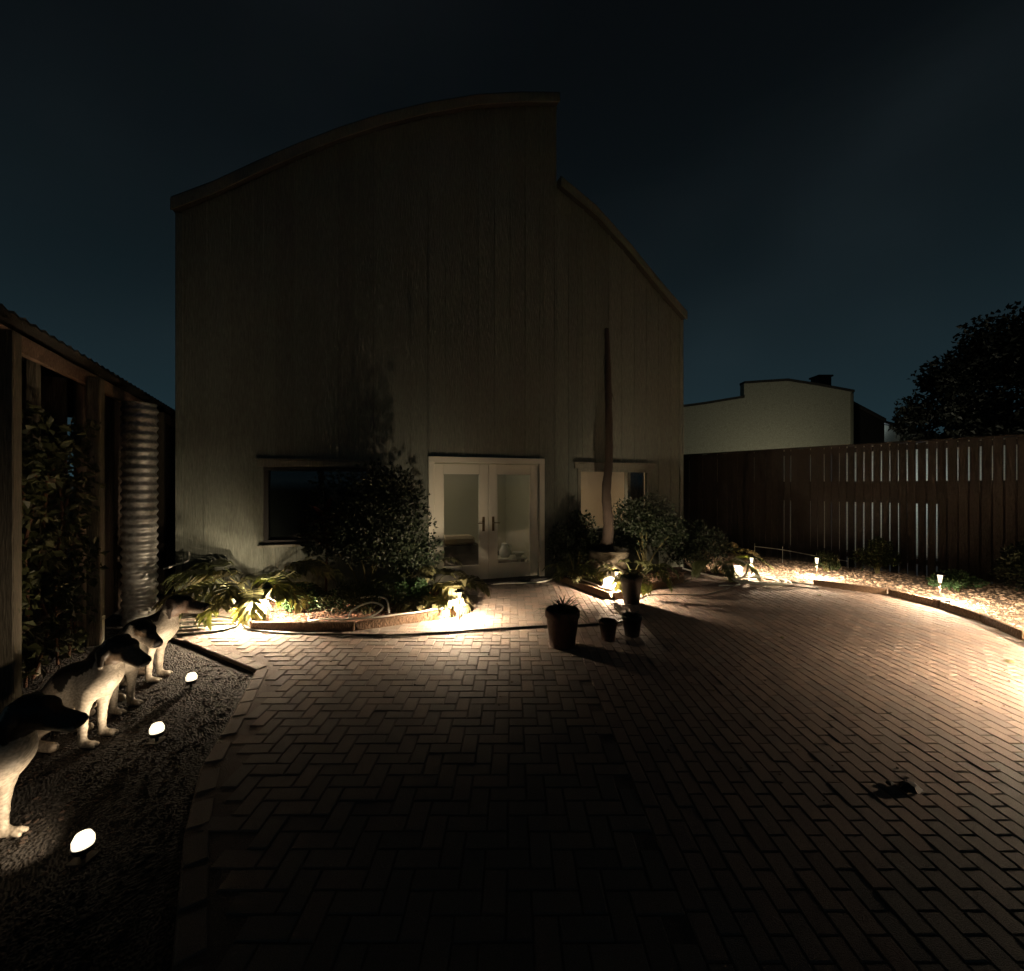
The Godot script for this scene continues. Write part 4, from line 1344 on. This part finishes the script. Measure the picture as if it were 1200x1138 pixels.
func hound_shape(pitch: float, yaw: float) -> Array:
	var pivot := Vector3(0.12, 0.62, 0)
	pose = Transform3D(Basis(Vector3.UP, yaw) * Basis(Vector3.BACK, pitch), Vector3.ZERO)
	pose.origin = pivot - pose.basis * pivot
	f0 = Vector3(-0.80, -0.03, -0.23)
	fn = Vector3i(int(1.36 / fc), int(0.86 / fc), int(0.46 / fc))
	fld.resize(fn.x * fn.y * fn.z)
	fld.fill(0.2)
	# sitting: rump low behind, chest pushed forward over straight forelegs
	cap(Vector3(-0.36, 0.20, 0), Vector3(-0.14, 0.40, 0), 0.125, 0.135, 0.05)
	cap(Vector3(-0.14, 0.40, 0), Vector3(0.03, 0.47, 0), 0.135, 0.118, 0.05)
	cap(Vector3(0.02, 0.40, 0), Vector3(0.06, 0.46, 0), 0.09, 0.085, 0.05)
	cap(Vector3(0.03, 0.50, 0), Vector3(0.13, 0.63, 0), 0.092, 0.066, 0.05)
	for s in [-1.0, 1.0]:
		cap(Vector3(-0.36, 0.20, 0.09 * s), Vector3(-0.19, 0.22, 0.125 * s), 0.105, 0.070, 0.04)
		cap(Vector3(-0.19, 0.21, 0.125 * s), Vector3(-0.35, 0.07, 0.115 * s), 0.052, 0.036, 0.03)
		cap(Vector3(-0.36, 0.045, 0.115 * s), Vector3(-0.18, 0.028, 0.12 * s), 0.034, 0.032, 0.02)
		cap(Vector3(0.02, 0.42, 0.07 * s), Vector3(-0.02, 0.28, 0.072 * s), 0.066, 0.038, 0.04)
		cap(Vector3(-0.02, 0.28, 0.072 * s), Vector3(-0.03, 0.13, 0.068 * s), 0.036, 0.024, 0.02)
		cap(Vector3(-0.03, 0.13, 0.068 * s), Vector3(-0.03, 0.04, 0.07 * s), 0.025, 0.023, 0.015)
		cap(Vector3(-0.025, 0.026, 0.07 * s), Vector3(0.03, 0.020, 0.073 * s), 0.026, 0.022, 0.015)
		for q in [-0.014, 0.014]:
			cap(Vector3(0.035, 0.022, 0.073 * s + q), Vector3(0.058, 0.016, 0.073 * s + q * 1.2), 0.015, 0.013, 0.008)
		# hanging ear
		cap(hp(Vector3(0.125, 0.705, 0.062 * s)), hp(Vector3(0.118, 0.64, 0.086 * s)), 0.030, 0.036, 0.015, Vector3(1, 1, 1.9))
		cap(hp(Vector3(0.118, 0.64, 0.088 * s)), hp(Vector3(0.135, 0.565, 0.092 * s)), 0.036, 0.020, 0.012, Vector3(1, 1, 1.9))
		# brow
		cap(hp(Vector3(0.215, 0.705, 0.03 * s)), hp(Vector3(0.235, 0.70, 0.036 * s)), 0.022, 0.016, 0.02)
		# flews
		cap(hp(Vector3(0.27, 0.625, 0.022 * s)), hp(Vector3(0.355, 0.608, 0.020 * s)), 0.030, 0.026, 0.02)
	cap(hp(Vector3(0.145, 0.675, 0)), hp(Vector3(0.20, 0.672, 0)), 0.076, 0.066, 0.03)
	cap(hp(Vector3(0.20, 0.66, 0)), hp(Vector3(0.375, 0.635, 0)), 0.052, 0.030, 0.03)
	cap(hp(Vector3(0.19, 0.625, 0)), hp(Vector3(0.335, 0.592, 0)), 0.042, 0.020, 0.02)
	cap(hp(Vector3(0.388, 0.642, 0)), hp(Vector3(0.398, 0.640, 0)), 0.020, 0.016, 0.008)
	cap(Vector3(-0.47, 0.14, 0), Vector3(-0.60, 0.04, 0.03), 0.030, 0.020, 0.03)
	cap(Vector3(-0.60, 0.04, 0.03), Vector3(-0.76, 0.02, 0.09), 0.020, 0.010, 0.02)
	# surface nets
	var idx := {}
	var vs := PackedVector3Array()
	var ns := PackedVector3Array()
	var fx := fn.x
	var fxy := fn.x * fn.y
	for z in fn.z - 1:
		for y in fn.y - 1:
			var b := (z * fn.y + y) * fx
			for x in fx - 1:
				var i := b + x
				var v0 := fld[i]
				if v0 > 0.05 or v0 < -0.05:
					continue
				var c := [v0, fld[i + 1], fld[i + fx], fld[i + fx + 1], fld[i + fxy], fld[i + fxy + 1], fld[i + fxy + fx], fld[i + fxy + fx + 1]]
				var neg := 0
				for q in 8:
					if c[q] < 0.0:
						neg += 1
				if neg == 0 or neg == 8:
					continue
				var acc := Vector3.ZERO
				var cnt := 0
				for e in [[0, 1], [2, 3], [4, 5], [6, 7], [0, 2], [1, 3], [4, 6], [5, 7], [0, 4], [1, 5], [2, 6], [3, 7]]:
					var a0: float = c[e[0]]
					var a1: float = c[e[1]]
					if (a0 < 0.0) != (a1 < 0.0):
						var t := a0 / (a0 - a1)
						var p0 := Vector3(e[0] & 1, (e[0] >> 1) & 1, e[0] >> 2)
						var p1 := Vector3(e[1] & 1, (e[1] >> 1) & 1, e[1] >> 2)
						acc += p0.lerp(p1, t)
						cnt += 1
				idx[i] = vs.size()
				vs.append(f0 + (Vector3(x, y, z) + acc / cnt) * fc)
				var g := Vector3(c[1] + c[3] + c[5] + c[7] - c[0] - c[2] - c[4] - c[6], c[2] + c[3] + c[6] + c[7] - c[0] - c[1] - c[4] - c[5], c[4] + c[5] + c[6] + c[7] - c[0] - c[1] - c[2] - c[3])
				ns.append(g.normalized())
	var ix := PackedInt32Array()
	for i in idx:
		var s0 := fld[i] < 0.0
		for e in [[1, fx, fxy], [fx, fxy, 1], [fxy, 1, fx]]:
			if (fld[i + e[0]] < 0.0) == s0:
				continue
			var a: int = i
			var b: int = i - e[1]
			var c: int = i - e[1] - e[2]
			var d: int = i - e[2]
			if not (idx.has(a) and idx.has(b) and idx.has(c) and idx.has(d)):
				continue
			var q := [idx[a], idx[b], idx[c], idx[d]]
			var nn := (vs[q[2]] - vs[q[0]]).cross(vs[q[1]] - vs[q[0]])
			if nn.dot(ns[q[0]] + ns[q[2]]) < 0.0:
				q.reverse()
			ix.append_array(PackedInt32Array([q[0], q[1], q[2], q[0], q[2], q[3]]))
	return [vs, ns, ix]

func hound_mesh(shape: Array, dark: Color, tan_: Color, white: Color, kind: int) -> ArrayMesh:
	var vs: PackedVector3Array = shape[0]
	var col := PackedColorArray()
	var n := FastNoiseLite.new()
	n.seed = 40 + kind
	n.frequency = 7.0
	var back := pose.affine_inverse()
	for v in vs:
		var p := v
		if v.x > 0.10 and v.y > 0.5:
			p = back * v
		var w := n.get_noise_3dv(p) * 0.05
		var c := white
		if p.x + w > 0.105 and p.y > 0.56:
			# head: tan, dark crown and ears, pale lower muzzle
			c = tan_
			if absf(p.z) > 0.068 and p.x < 0.19:
				c = white if kind == 2 else dark.lerp(tan_, 0.25)
			elif p.y + w > 0.70 or (p.x < 0.17 and p.y > 0.64):
				c = dark
			if kind == 2 and p.x > 0.15 and p.y < 0.66:
				c = white.lerp(tan_, 0.3)
			if p.x > 0.26 and p.y < 0.615:
				c = white.lerp(tan_, 0.45)
			if p.x > 0.378:
				c = Color(0.012, 0.01, 0.01)
		elif p.x < 0.06 and p.y + w > 0.43 - 0.55 * (-0.12 - minf(p.x, -0.02)) * -0.9 and p.y + w + p.x * -0.05 > 0.30 + 0.55 * (p.x + 0.36):
			c = dark
		elif p.x < -0.12 + w:
			c = tan_.lerp(white, 0.45)
		if p.x > -0.06 and p.y < 0.5 and p.y > 0.0:
			c = white
		if p.y < 0.3 and p.x < -0.4:
			c = tan_
		col.append(c)
	var a := []
	a.resize(Mesh.ARRAY_MAX)
	a[Mesh.ARRAY_VERTEX] = vs
	a[Mesh.ARRAY_NORMAL] = shape[1]
	a[Mesh.ARRAY_COLOR] = col
	a[Mesh.ARRAY_INDEX] = shape[2]
	var m := ArrayMesh.new()
	m.add_surface_from_arrays(Mesh.PRIMITIVE_TRIANGLES, a)
	return m

func hounds() -> void:
	var dk := Color(0.035, 0.028, 0.022)
	var tn := Color(0.16, 0.095, 0.05)
	var wh := Color(0.60, 0.54, 0.44)
	var eye := SphereMesh.new()
	eye.radius = 0.012
	eye.height = 0.024
	var specs := [
		[V(-2.55, 2.10, -0.035), 0.10, 1.0, "nearest sitting hound statue, its head nearly black, at the photo's left edge", Color(0.07, 0.045, 0.03), 0, -0.10, 0.05],
		[V(-2.90, 2.98, -0.035), 0.0, 1.0, "second sitting hound statue from the camera, its brown head lowered", Color(0.24, 0.17, 0.11), 1, -0.22, -0.12],
		[V(-3.08, 3.40, -0.035), -0.12, 0.97, "third sitting hound statue, with pale face and pale ear", Color(0.32, 0.23, 0.15), 2, -0.16, -0.25],
		[V(-3.27, 3.94, -0.035), 0.12, 1.03, "farthest sitting hound statue, in front of the metal tank", Color(0.24, 0.16, 0.11), 3, -0.02, 0.12]]
	for s in specs:
		var o := thing("hound_statue", s[3], "dog statue", s[0], s[1], "hound statues in a row")
		o.scale = Vector3.ONE * s[2]
		part("body", hound_mesh(hound_shape(s[6], s[7]), dk, s[4], wh, s[5]), M.dog, o)
		for z in [-1.0, 1.0]:
			part("eye", eye, M.eye, o, at(hp(Vector3(0.238, 0.682, 0.046 * z))))

# ====================================================== lamps
func path_lamp_proto() -> Node3D:
	var o := Node3D.new()
	var s := mb()
	tube(s, PackedVector3Array([Vector3(0, -0.08, 0), Vector3(0, 0.30, 0)]), [0.011], 8)
	part("stake", done(s), M.bark, o)
	var g := mb()
	lathe(g, [Vector2(0, 0.27), Vector2(0.016, 0.27), Vector2(0.03, 0.375), Vector2(0, 0.376)], 16)
	part("lamp_glass", done(g), M.lamp, o)
	var c := mb()
	lathe(c, [Vector2(0, 0.382), Vector2(0.062, 0.380), Vector2(0.062, 0.388), Vector2(0.02, 0.412), Vector2(0, 0.412)], 18)
	part("cap", done(c), M.black, o)
	return o

func garden_lights() -> void:
	var proto := path_lamp_proto()
	# where, label, energy, height scale
	var sp := [
		[V(-3.02, 5.27, 0.03), "low capped lamp right of the lobed leaves in the left bed", 26.0, 1.2, 1.3, 22, 50, 62],
		[V(-3.47, 5.36, 0.0), "short capped lamp under the lobed leaves outside the left bed's corner board", 26.0, 0.9, 2.3, 12, 52, 60],
		[V(-0.68, 5.52, 0.0), "low capped lamp beside the bleached plant, left of the door", 34.0, 1.0, 2.0, 22, 38, 56],
		[V(1.66, 6.78, 0.03), "low capped lamp in front of the tree's planter", 27.0, 0.95, 3.2, 40, -30, 74],
		[V(4.56, 8.12, 0.01), "far slim path light beside the white lit block", 20.0, 0.98, 1.1, 35, 30, 66],
		[V(5.68, 7.95, 0.01), "middle slim path light where the timber edging begins", 20.0, 1.05, 0.0],
		[V(6.32, 6.30, 0.01), "near slim path light standing over the dark pot", 26.0, 1.12, 0.0],
		[V(6.25, 4.5, 0.01), "path light just beyond the photo's right border", 40.0, 1.6, 0.0],
		[V(5.1, 3.1, 0.0), "path light on the paving beyond the photo's lower right border", 105.0, 1.5, 0.0]]
	for s in sp:
		var o: Node3D = proto.duplicate()
		o.name = numbered("path_light")
		add_child(o)
		o.position = s[0]
		o.scale = Vector3(1, s[3], 1)
		o.set_meta("label", s[1])
		o.set_meta("category", "path light")
		o.set_meta("group", "low path lights round the paving")
		down_light(o, Vector3(0, 0.268, 0), s[2], 86.0)
		if s[4] > 0.0:
			# the glass also throws light back over the plants and the wall behind it
			var b := down_light(o, Vector3(0, 0.34, -0.045), s[4], s[7])
			b.rotation_degrees = Vector3(s[5], s[6], 0)
			b.spot_angle_attenuation = 1.0
	proto.free()
	# small floodlights on the ground, turned to the hounds
	var fl := [
		[V(-2.05, 2.04, -0.035), "nearest small floodlight on the dirt, before the black-headed hound", 0.75, V(-2.5, 2.10, 0.14), 44.0],
		[V(-2.48, 2.98, -0.035), "middle small floodlight on the dirt, before the second hound", 0.7, V(-2.9, 2.98, 0.36), 56.0],
		[V(-2.84, 3.78, -0.035), "farthest small floodlight on the dirt, before the far hound", 0.7, V(-3.27, 3.92, 0.40), 56.0]]
	for f in fl:
		var p: Vector3 = f[0]
		var o := thing("floodlight", f[1], "floodlight", p, 0.0, "floodlights before the hounds")
		var s := mb()
		tube(s, PackedVector3Array([Vector3(0, -0.05, 0), Vector3(0, 0.045, 0)]), [0.012], 8)
		box(s, at(Vector3(0, 0.0, 0)), Vector3(0.09, 0.012, 0.09), 0.003)
		part("spike", done(s), M.black, o)
		var head := Vector3(0, 0.08, 0)
		var g := mb()
		lathe(g, [Vector2(0, 0.045), Vector2(0.03, 0.04), Vector2(0.042, 0.015), Vector2(0.042, -0.008), Vector2(0.034, -0.03), Vector2(0, -0.034)], 18, head)
		part("lamp_glass", done(g), M.lamp_hot, o)
		var hb := mb()
		lathe(hb, [Vector2(0, -0.045), Vector2(0.038, -0.04), Vector2(0.046, -0.012), Vector2(0.043, -0.011), Vector2(0.036, -0.036), Vector2(0, -0.04)], 18, head)
		part("housing", done(hb), M.black, o)
		var l := SpotLight3D.new()
		l.name = "light"
		l.light_energy = f[2]
		l.light_color = WARM
		l.light_size = 0.03
		l.spot_range = 20.0
		l.spot_angle = f[4]
		l.spot_attenuation = 2.0
		l.spot_angle_attenuation = 0.8
		l.shadow_enabled = true
		o.add_child(l)
		l.look_at_from_position(p + head + Vector3(-0.055, 0.02, 0), f[3], Vector3.UP)

# the shade of a path light turns its light down
func down_light(parent: Node3D, p: Vector3, energy: float, angle: float) -> SpotLight3D:
	var l := SpotLight3D.new()
	l.name = "light"
	l.light_energy = energy
	l.light_color = WARM
	l.light_size = 0.02
	l.spot_range = 20.0
	l.spot_angle = angle
	l.spot_attenuation = 2.0
	l.spot_angle_attenuation = 0.24
	l.shadow_enabled = true
	l.position = p
	l.rotation_degrees = Vector3(-90, 0, 0)
	parent.add_child(l, true)
	return l

# ====================================================== pots
func pot(label: String, mat_: Material, pos: Vector3, r: float, h: float, cat := "pot", called := "plant_pot") -> void:
	var st := mb()
	lathe(st, [Vector2(0, 0), Vector2(r * 0.68, 0), Vector2(r * 0.72, h * 0.04), Vector2(r * 0.93, h * 0.80), Vector2(r, h * 0.81), Vector2(r, h * 0.98), Vector2(r * 0.97, h), Vector2(r * 0.87, h), Vector2(r * 0.85, h * 0.86), Vector2(0, h * 0.86)], 26)
	single(called, done(st), mat_, label, cat, "plant pots on the paving", at(pos))

func strap_plant(called: String, label: String, pos: Vector3, count: int, len_: float, wid: float, m: Material, lo: float, hi: float) -> void:
	var o := thing(called, label, "plant", pos)
	for j in count:
		var st := mb()
		strap_leaf(st, Vector3(rng.randf_range(-0.05, 0.05), -0.01, rng.randf_range(-0.05, 0.05)), rng.randf() * TAU, rng.randf_range(lo, hi), len_ * rng.randf_range(0.65, 1.15), wid, rng.randf_range(0.8, 2.0))
		part("leaf", done(st), m, o)

func pots() -> void:
	pot("largest dark terracotta pot, standing left of the small pots", M.terracotta, V(0.55, 4.66), 0.19, 0.40)
	strap_plant("grassy_plant", "drooping grassy plant growing in the largest terracotta pot", V(0.55, 4.66, 0.345), 70, 0.34, 0.018, M.bush_mid, 0.4, 1.45)
	pot("small low dark pot between the largest pot and the stacked pots", M.terracotta, V(1.09, 4.84), 0.105, 0.22)
	pot("small dark pot below the tall one, nearest the drooping plant", M.dark_pot, V(1.40, 4.98), 0.115, 0.24)
	strap_plant("grassy_plant", "short dark sprouts in the small dark pot below the tall one", V(1.40, 4.98, 0.205), 16, 0.14, 0.02, M.bush, 0.6, 1.4)
	pot("tall dark pot at the tip of the right bed, before the planter lamp", M.dark_pot, V(1.78, 6.36), 0.16, 0.40)
	strap_plant("grassy_plant", "spiky plant rising from the tall dark pot at the bed's tip", V(1.78, 6.36, 0.345), 14, 0.3, 0.05, M.bush_mid, 0.8, 1.4)
	# dark pot at the near path light's foot
	pot("tiny dark pot lying at the foot of the near path light", M.dark_pot, V(6.22, 6.18, 0.0), 0.10, 0.11)

# ====================================================== hoses and cords
func line(called: String, label: String, cat: String, m: Material, pts: Array, r: float) -> void:
	var st := mb()
	tube(st, smooth_path(pts, 6), [r], 7)
	single(called, done(st), m, label, cat)

func hoses() -> void:
	line("garden_hose", "long dark hose lying along the left bed and across the paving", "hose", M.hose, [V(-3.55, 5.56, 0.014), V(-3.25, 5.22, 0.014), V(-2.95, 5.08, 0.014), V(-2.4, 5.0, 0.014), V(-1.89, 4.97, 0.014), V(-1.3, 4.96, 0.014), V(-0.8, 5.05, 0.014), V(-0.2, 5.17, 0.014), V(0.42, 5.27, 0.014), V(1.0, 5.33, 0.014), V(1.36, 5.42, 0.014), V(1.75, 5.9, 0.014)], 0.013)
	line("hose_loop", "dark hose loops lying on the paving behind the far hound", "hose", M.hose, [V(-3.5, 5.50, 0.014), V(-3.9, 5.66, 0.014), V(-4.35, 5.6, 0.014), V(-4.5, 5.35, 0.014), V(-4.1, 5.22, 0.014), V(-3.62, 5.36, 0.014), V(-3.42, 5.32, 0.016), V(-3.5, 5.1, 0.014), V(-3.9, 4.97, 0.014), V(-4.3, 5.02, 0.014), V(-4.5, 5.2, 0.03), V(-4.0, 5.38, 0.03), V(-3.55, 5.44, 0.03)], 0.013)
	line("power_cable", "white extension cord looping over the left bed's front board", "cord", M.cord, [V(-2.62, 5.5, 0.05), V(-2.5, 5.27, 0.08), V(-2.3, 5.19, 0.125), V(-2.0, 5.19, 0.12), V(-1.75, 5.27, 0.13), V(-1.62, 5.36, 0.22), V(-1.78, 5.40, 0.27), V(-1.95, 5.30, 0.22), V(-1.98, 5.21, 0.13), V(-1.7, 5.27, 0.12), V(-1.45, 5.39, 0.12), V(-1.2, 5.50, 0.12), V(-0.95, 5.66, 0.12), V(-0.85, 5.82, 0.06)], 0.011)
	line("power_cable", "white cord rising in a bend above the left bed's front board", "cord", M.cord, [V(-1.99, 5.62, 0.27), V(-1.80, 5.58, 0.30), V(-1.62, 5.5, 0.28), V(-1.56, 5.42, 0.13)], 0.011)
	line("power_cable", "white cord lying along the foot of the double door", "cord", M.cord, [V(-0.6, 7.45, 0.012), V(-0.1, 7.58, 0.012), V(0.3, 7.62, 0.012), V(0.6, 7.75, 0.012), V(0.84, 7.98, 0.04)], 0.011)
	line("power_cable", "white cord draped over the right bed's left board to the lamp", "cord", M.cord, [V(1.02, 7.75, 0.10), V(1.2, 7.4, 0.12), V(1.36, 7.08, 0.12), V(1.46, 6.90, 0.11), V(1.52, 6.98, 0.2), V(1.58, 7.1, 0.30)], 0.012)
	line("power_cable", "short white cord curl at the tip of the right bed", "cord", M.cord, [V(1.46, 6.80, 0.10), V(1.56, 6.72, 0.13), V(1.64, 6.76, 0.17), V(1.60, 6.82, 0.2), V(1.54, 6.76, 0.17), V(1.56, 6.66, 0.11)], 0.009)
	line("power_cable", "thick white cord running from the corner shrub to the hose coil", "cord", M.cord, [V(3.42, 8.55, 0.09), V(3.6, 8.3, 0.06), V(3.82, 8.05, 0.03), V(4.02, 7.86, 0.03), V(4.2, 7.8, 0.06), V(4.36, 7.9, 0.18), V(4.38, 8.05, 0.30), V(4.28, 8.2, 0.36)], 0.017)
	line("thin_cable", "thin dark cable trailing from the upper pot towards the coil", "cable", M.hose, [V(1.9, 6.5, 0.01), V(2.2, 6.78, 0.01), V(2.6, 6.82, 0.01), V(3.05, 6.80, 0.01), V(3.5, 7.1, 0.01), V(3.9, 7.45, 0.012)], 0.008)
	line("thin_cable", "thin dark cable lying where the paving meets the far path light", "cable", M.hose, [V(4.5, 7.55, 0.012), V(4.9, 7.35, 0.012), V(5.15, 7.2, 0.012), V(5.2, 7.42, 0.012), V(5.05, 7.7, 0.012)], 0.009)
	# loose coil of pale hose
	var pts := []
	for i in 44:
		var a := TAU * i / 8.0
		var r := 0.36 + 0.14 * sin(i * 0.9) + rng.randf_range(-0.03, 0.03)
		pts.append(V(4.45 + cos(a) * r * 1.05 + 0.08 * sin(i * 0.37), 7.72 + sin(a) * r * 0.8, 0.02 + 0.05 * i / 44.0))
	pts.append(V(4.0, 7.5, 0.012))
	pts.append(V(3.6, 7.42, 0.012))
	line("hose_coil", "loose pale coil of hose on the paving by the far path light", "hose", M.hose_green, pts, 0.012)
	line("power_cable", "thin white cord hanging between the tank and the house corner", "cord", M.cord, [V(-4.72, 5.78, 0.62), V(-4.62, 5.9, 0.66), V(-4.55, 6.0, 0.70), V(-4.62, 6.1, 0.80)], 0.011)

func small_things() -> void:
	# white block lit by the far path light
	var b := mb()
	box(b, Transform3D.IDENTITY, Vector3(0.36, 0.17, 0.2), 0.03)
	single("white_block", done(b), M.ceramic, "small white block glaring beside the far path light and hose coil", "block", "", at(V(4.28, 8.30, 0.10), 0.2))
	var b2 := mb()
	box(b2, Transform3D.IDENTITY, Vector3(0.20, 0.24, 0.16), 0.05)
	single("white_block", done(b2), M.ceramic, "small white block glaring at the lamp before the tree's planter", "block", "", at(V(1.57, 6.98, 0.15), 0.3))
	# crumpled leaves on the paving
	var specs := [[V(2.29, 2.46), 0.075, 0.4, "dark crumpled leaf on the paving at the lower right", 0.03], [V(2.21, 2.50), 0.04, 1.0, "smaller dark leaf scrap left of the crumpled leaf", 0.012], [V(4.95, 4.23), 0.07, 0.1, "thin dry leaf on the bright paving at the right border", 0.01], [V(4.88, 6.78), 0.05, 0.3, "dry leaf on the paving before the middle path light", 0.015], [V(3.1, 4.9), 0.035, 0.8, "yellowish fallen leaf on the paving at centre right", 0.012]]
	for s in specs:
		var st := mb()
		for j in 7:
			var a := TAU * j / 7.0
			var r: float = s[1] * rng.randf_range(0.6, 1.1)
			leaf_curl(st, a, r, s[4])
		single("fallen_leaf", done(st), M.dark if s[1] < 0.08 and s[3].begins_with("dark") or s[3].begins_with("smaller") else M.stem, s[3], "leaf", "leaves fallen on the paving", at(s[0] + Vector3(0, 0.006, 0), s[2]))

func leaf_curl(st: SurfaceTool, a: float, r: float, h: float) -> void:
	st.set_smooth_group(-1)
	var d := Vector3(cos(a), 0, sin(a) * 0.7)
	var e := Vector3(cos(a + 0.9), 0, sin(a + 0.9) * 0.7)
	var top := Vector3(0, h, 0)
	tri(st, top, d * r * 0.55 + Vector3(0, h * 0.8, 0), e * r * 0.55 + Vector3(0, h * 0.75, 0), Vector3.UP)
	quad(st, d * r * 0.55 + Vector3(0, h * 0.8, 0), e * r * 0.55 + Vector3(0, h * 0.75, 0), e * r * 0.9, d * r, d + Vector3.UP)
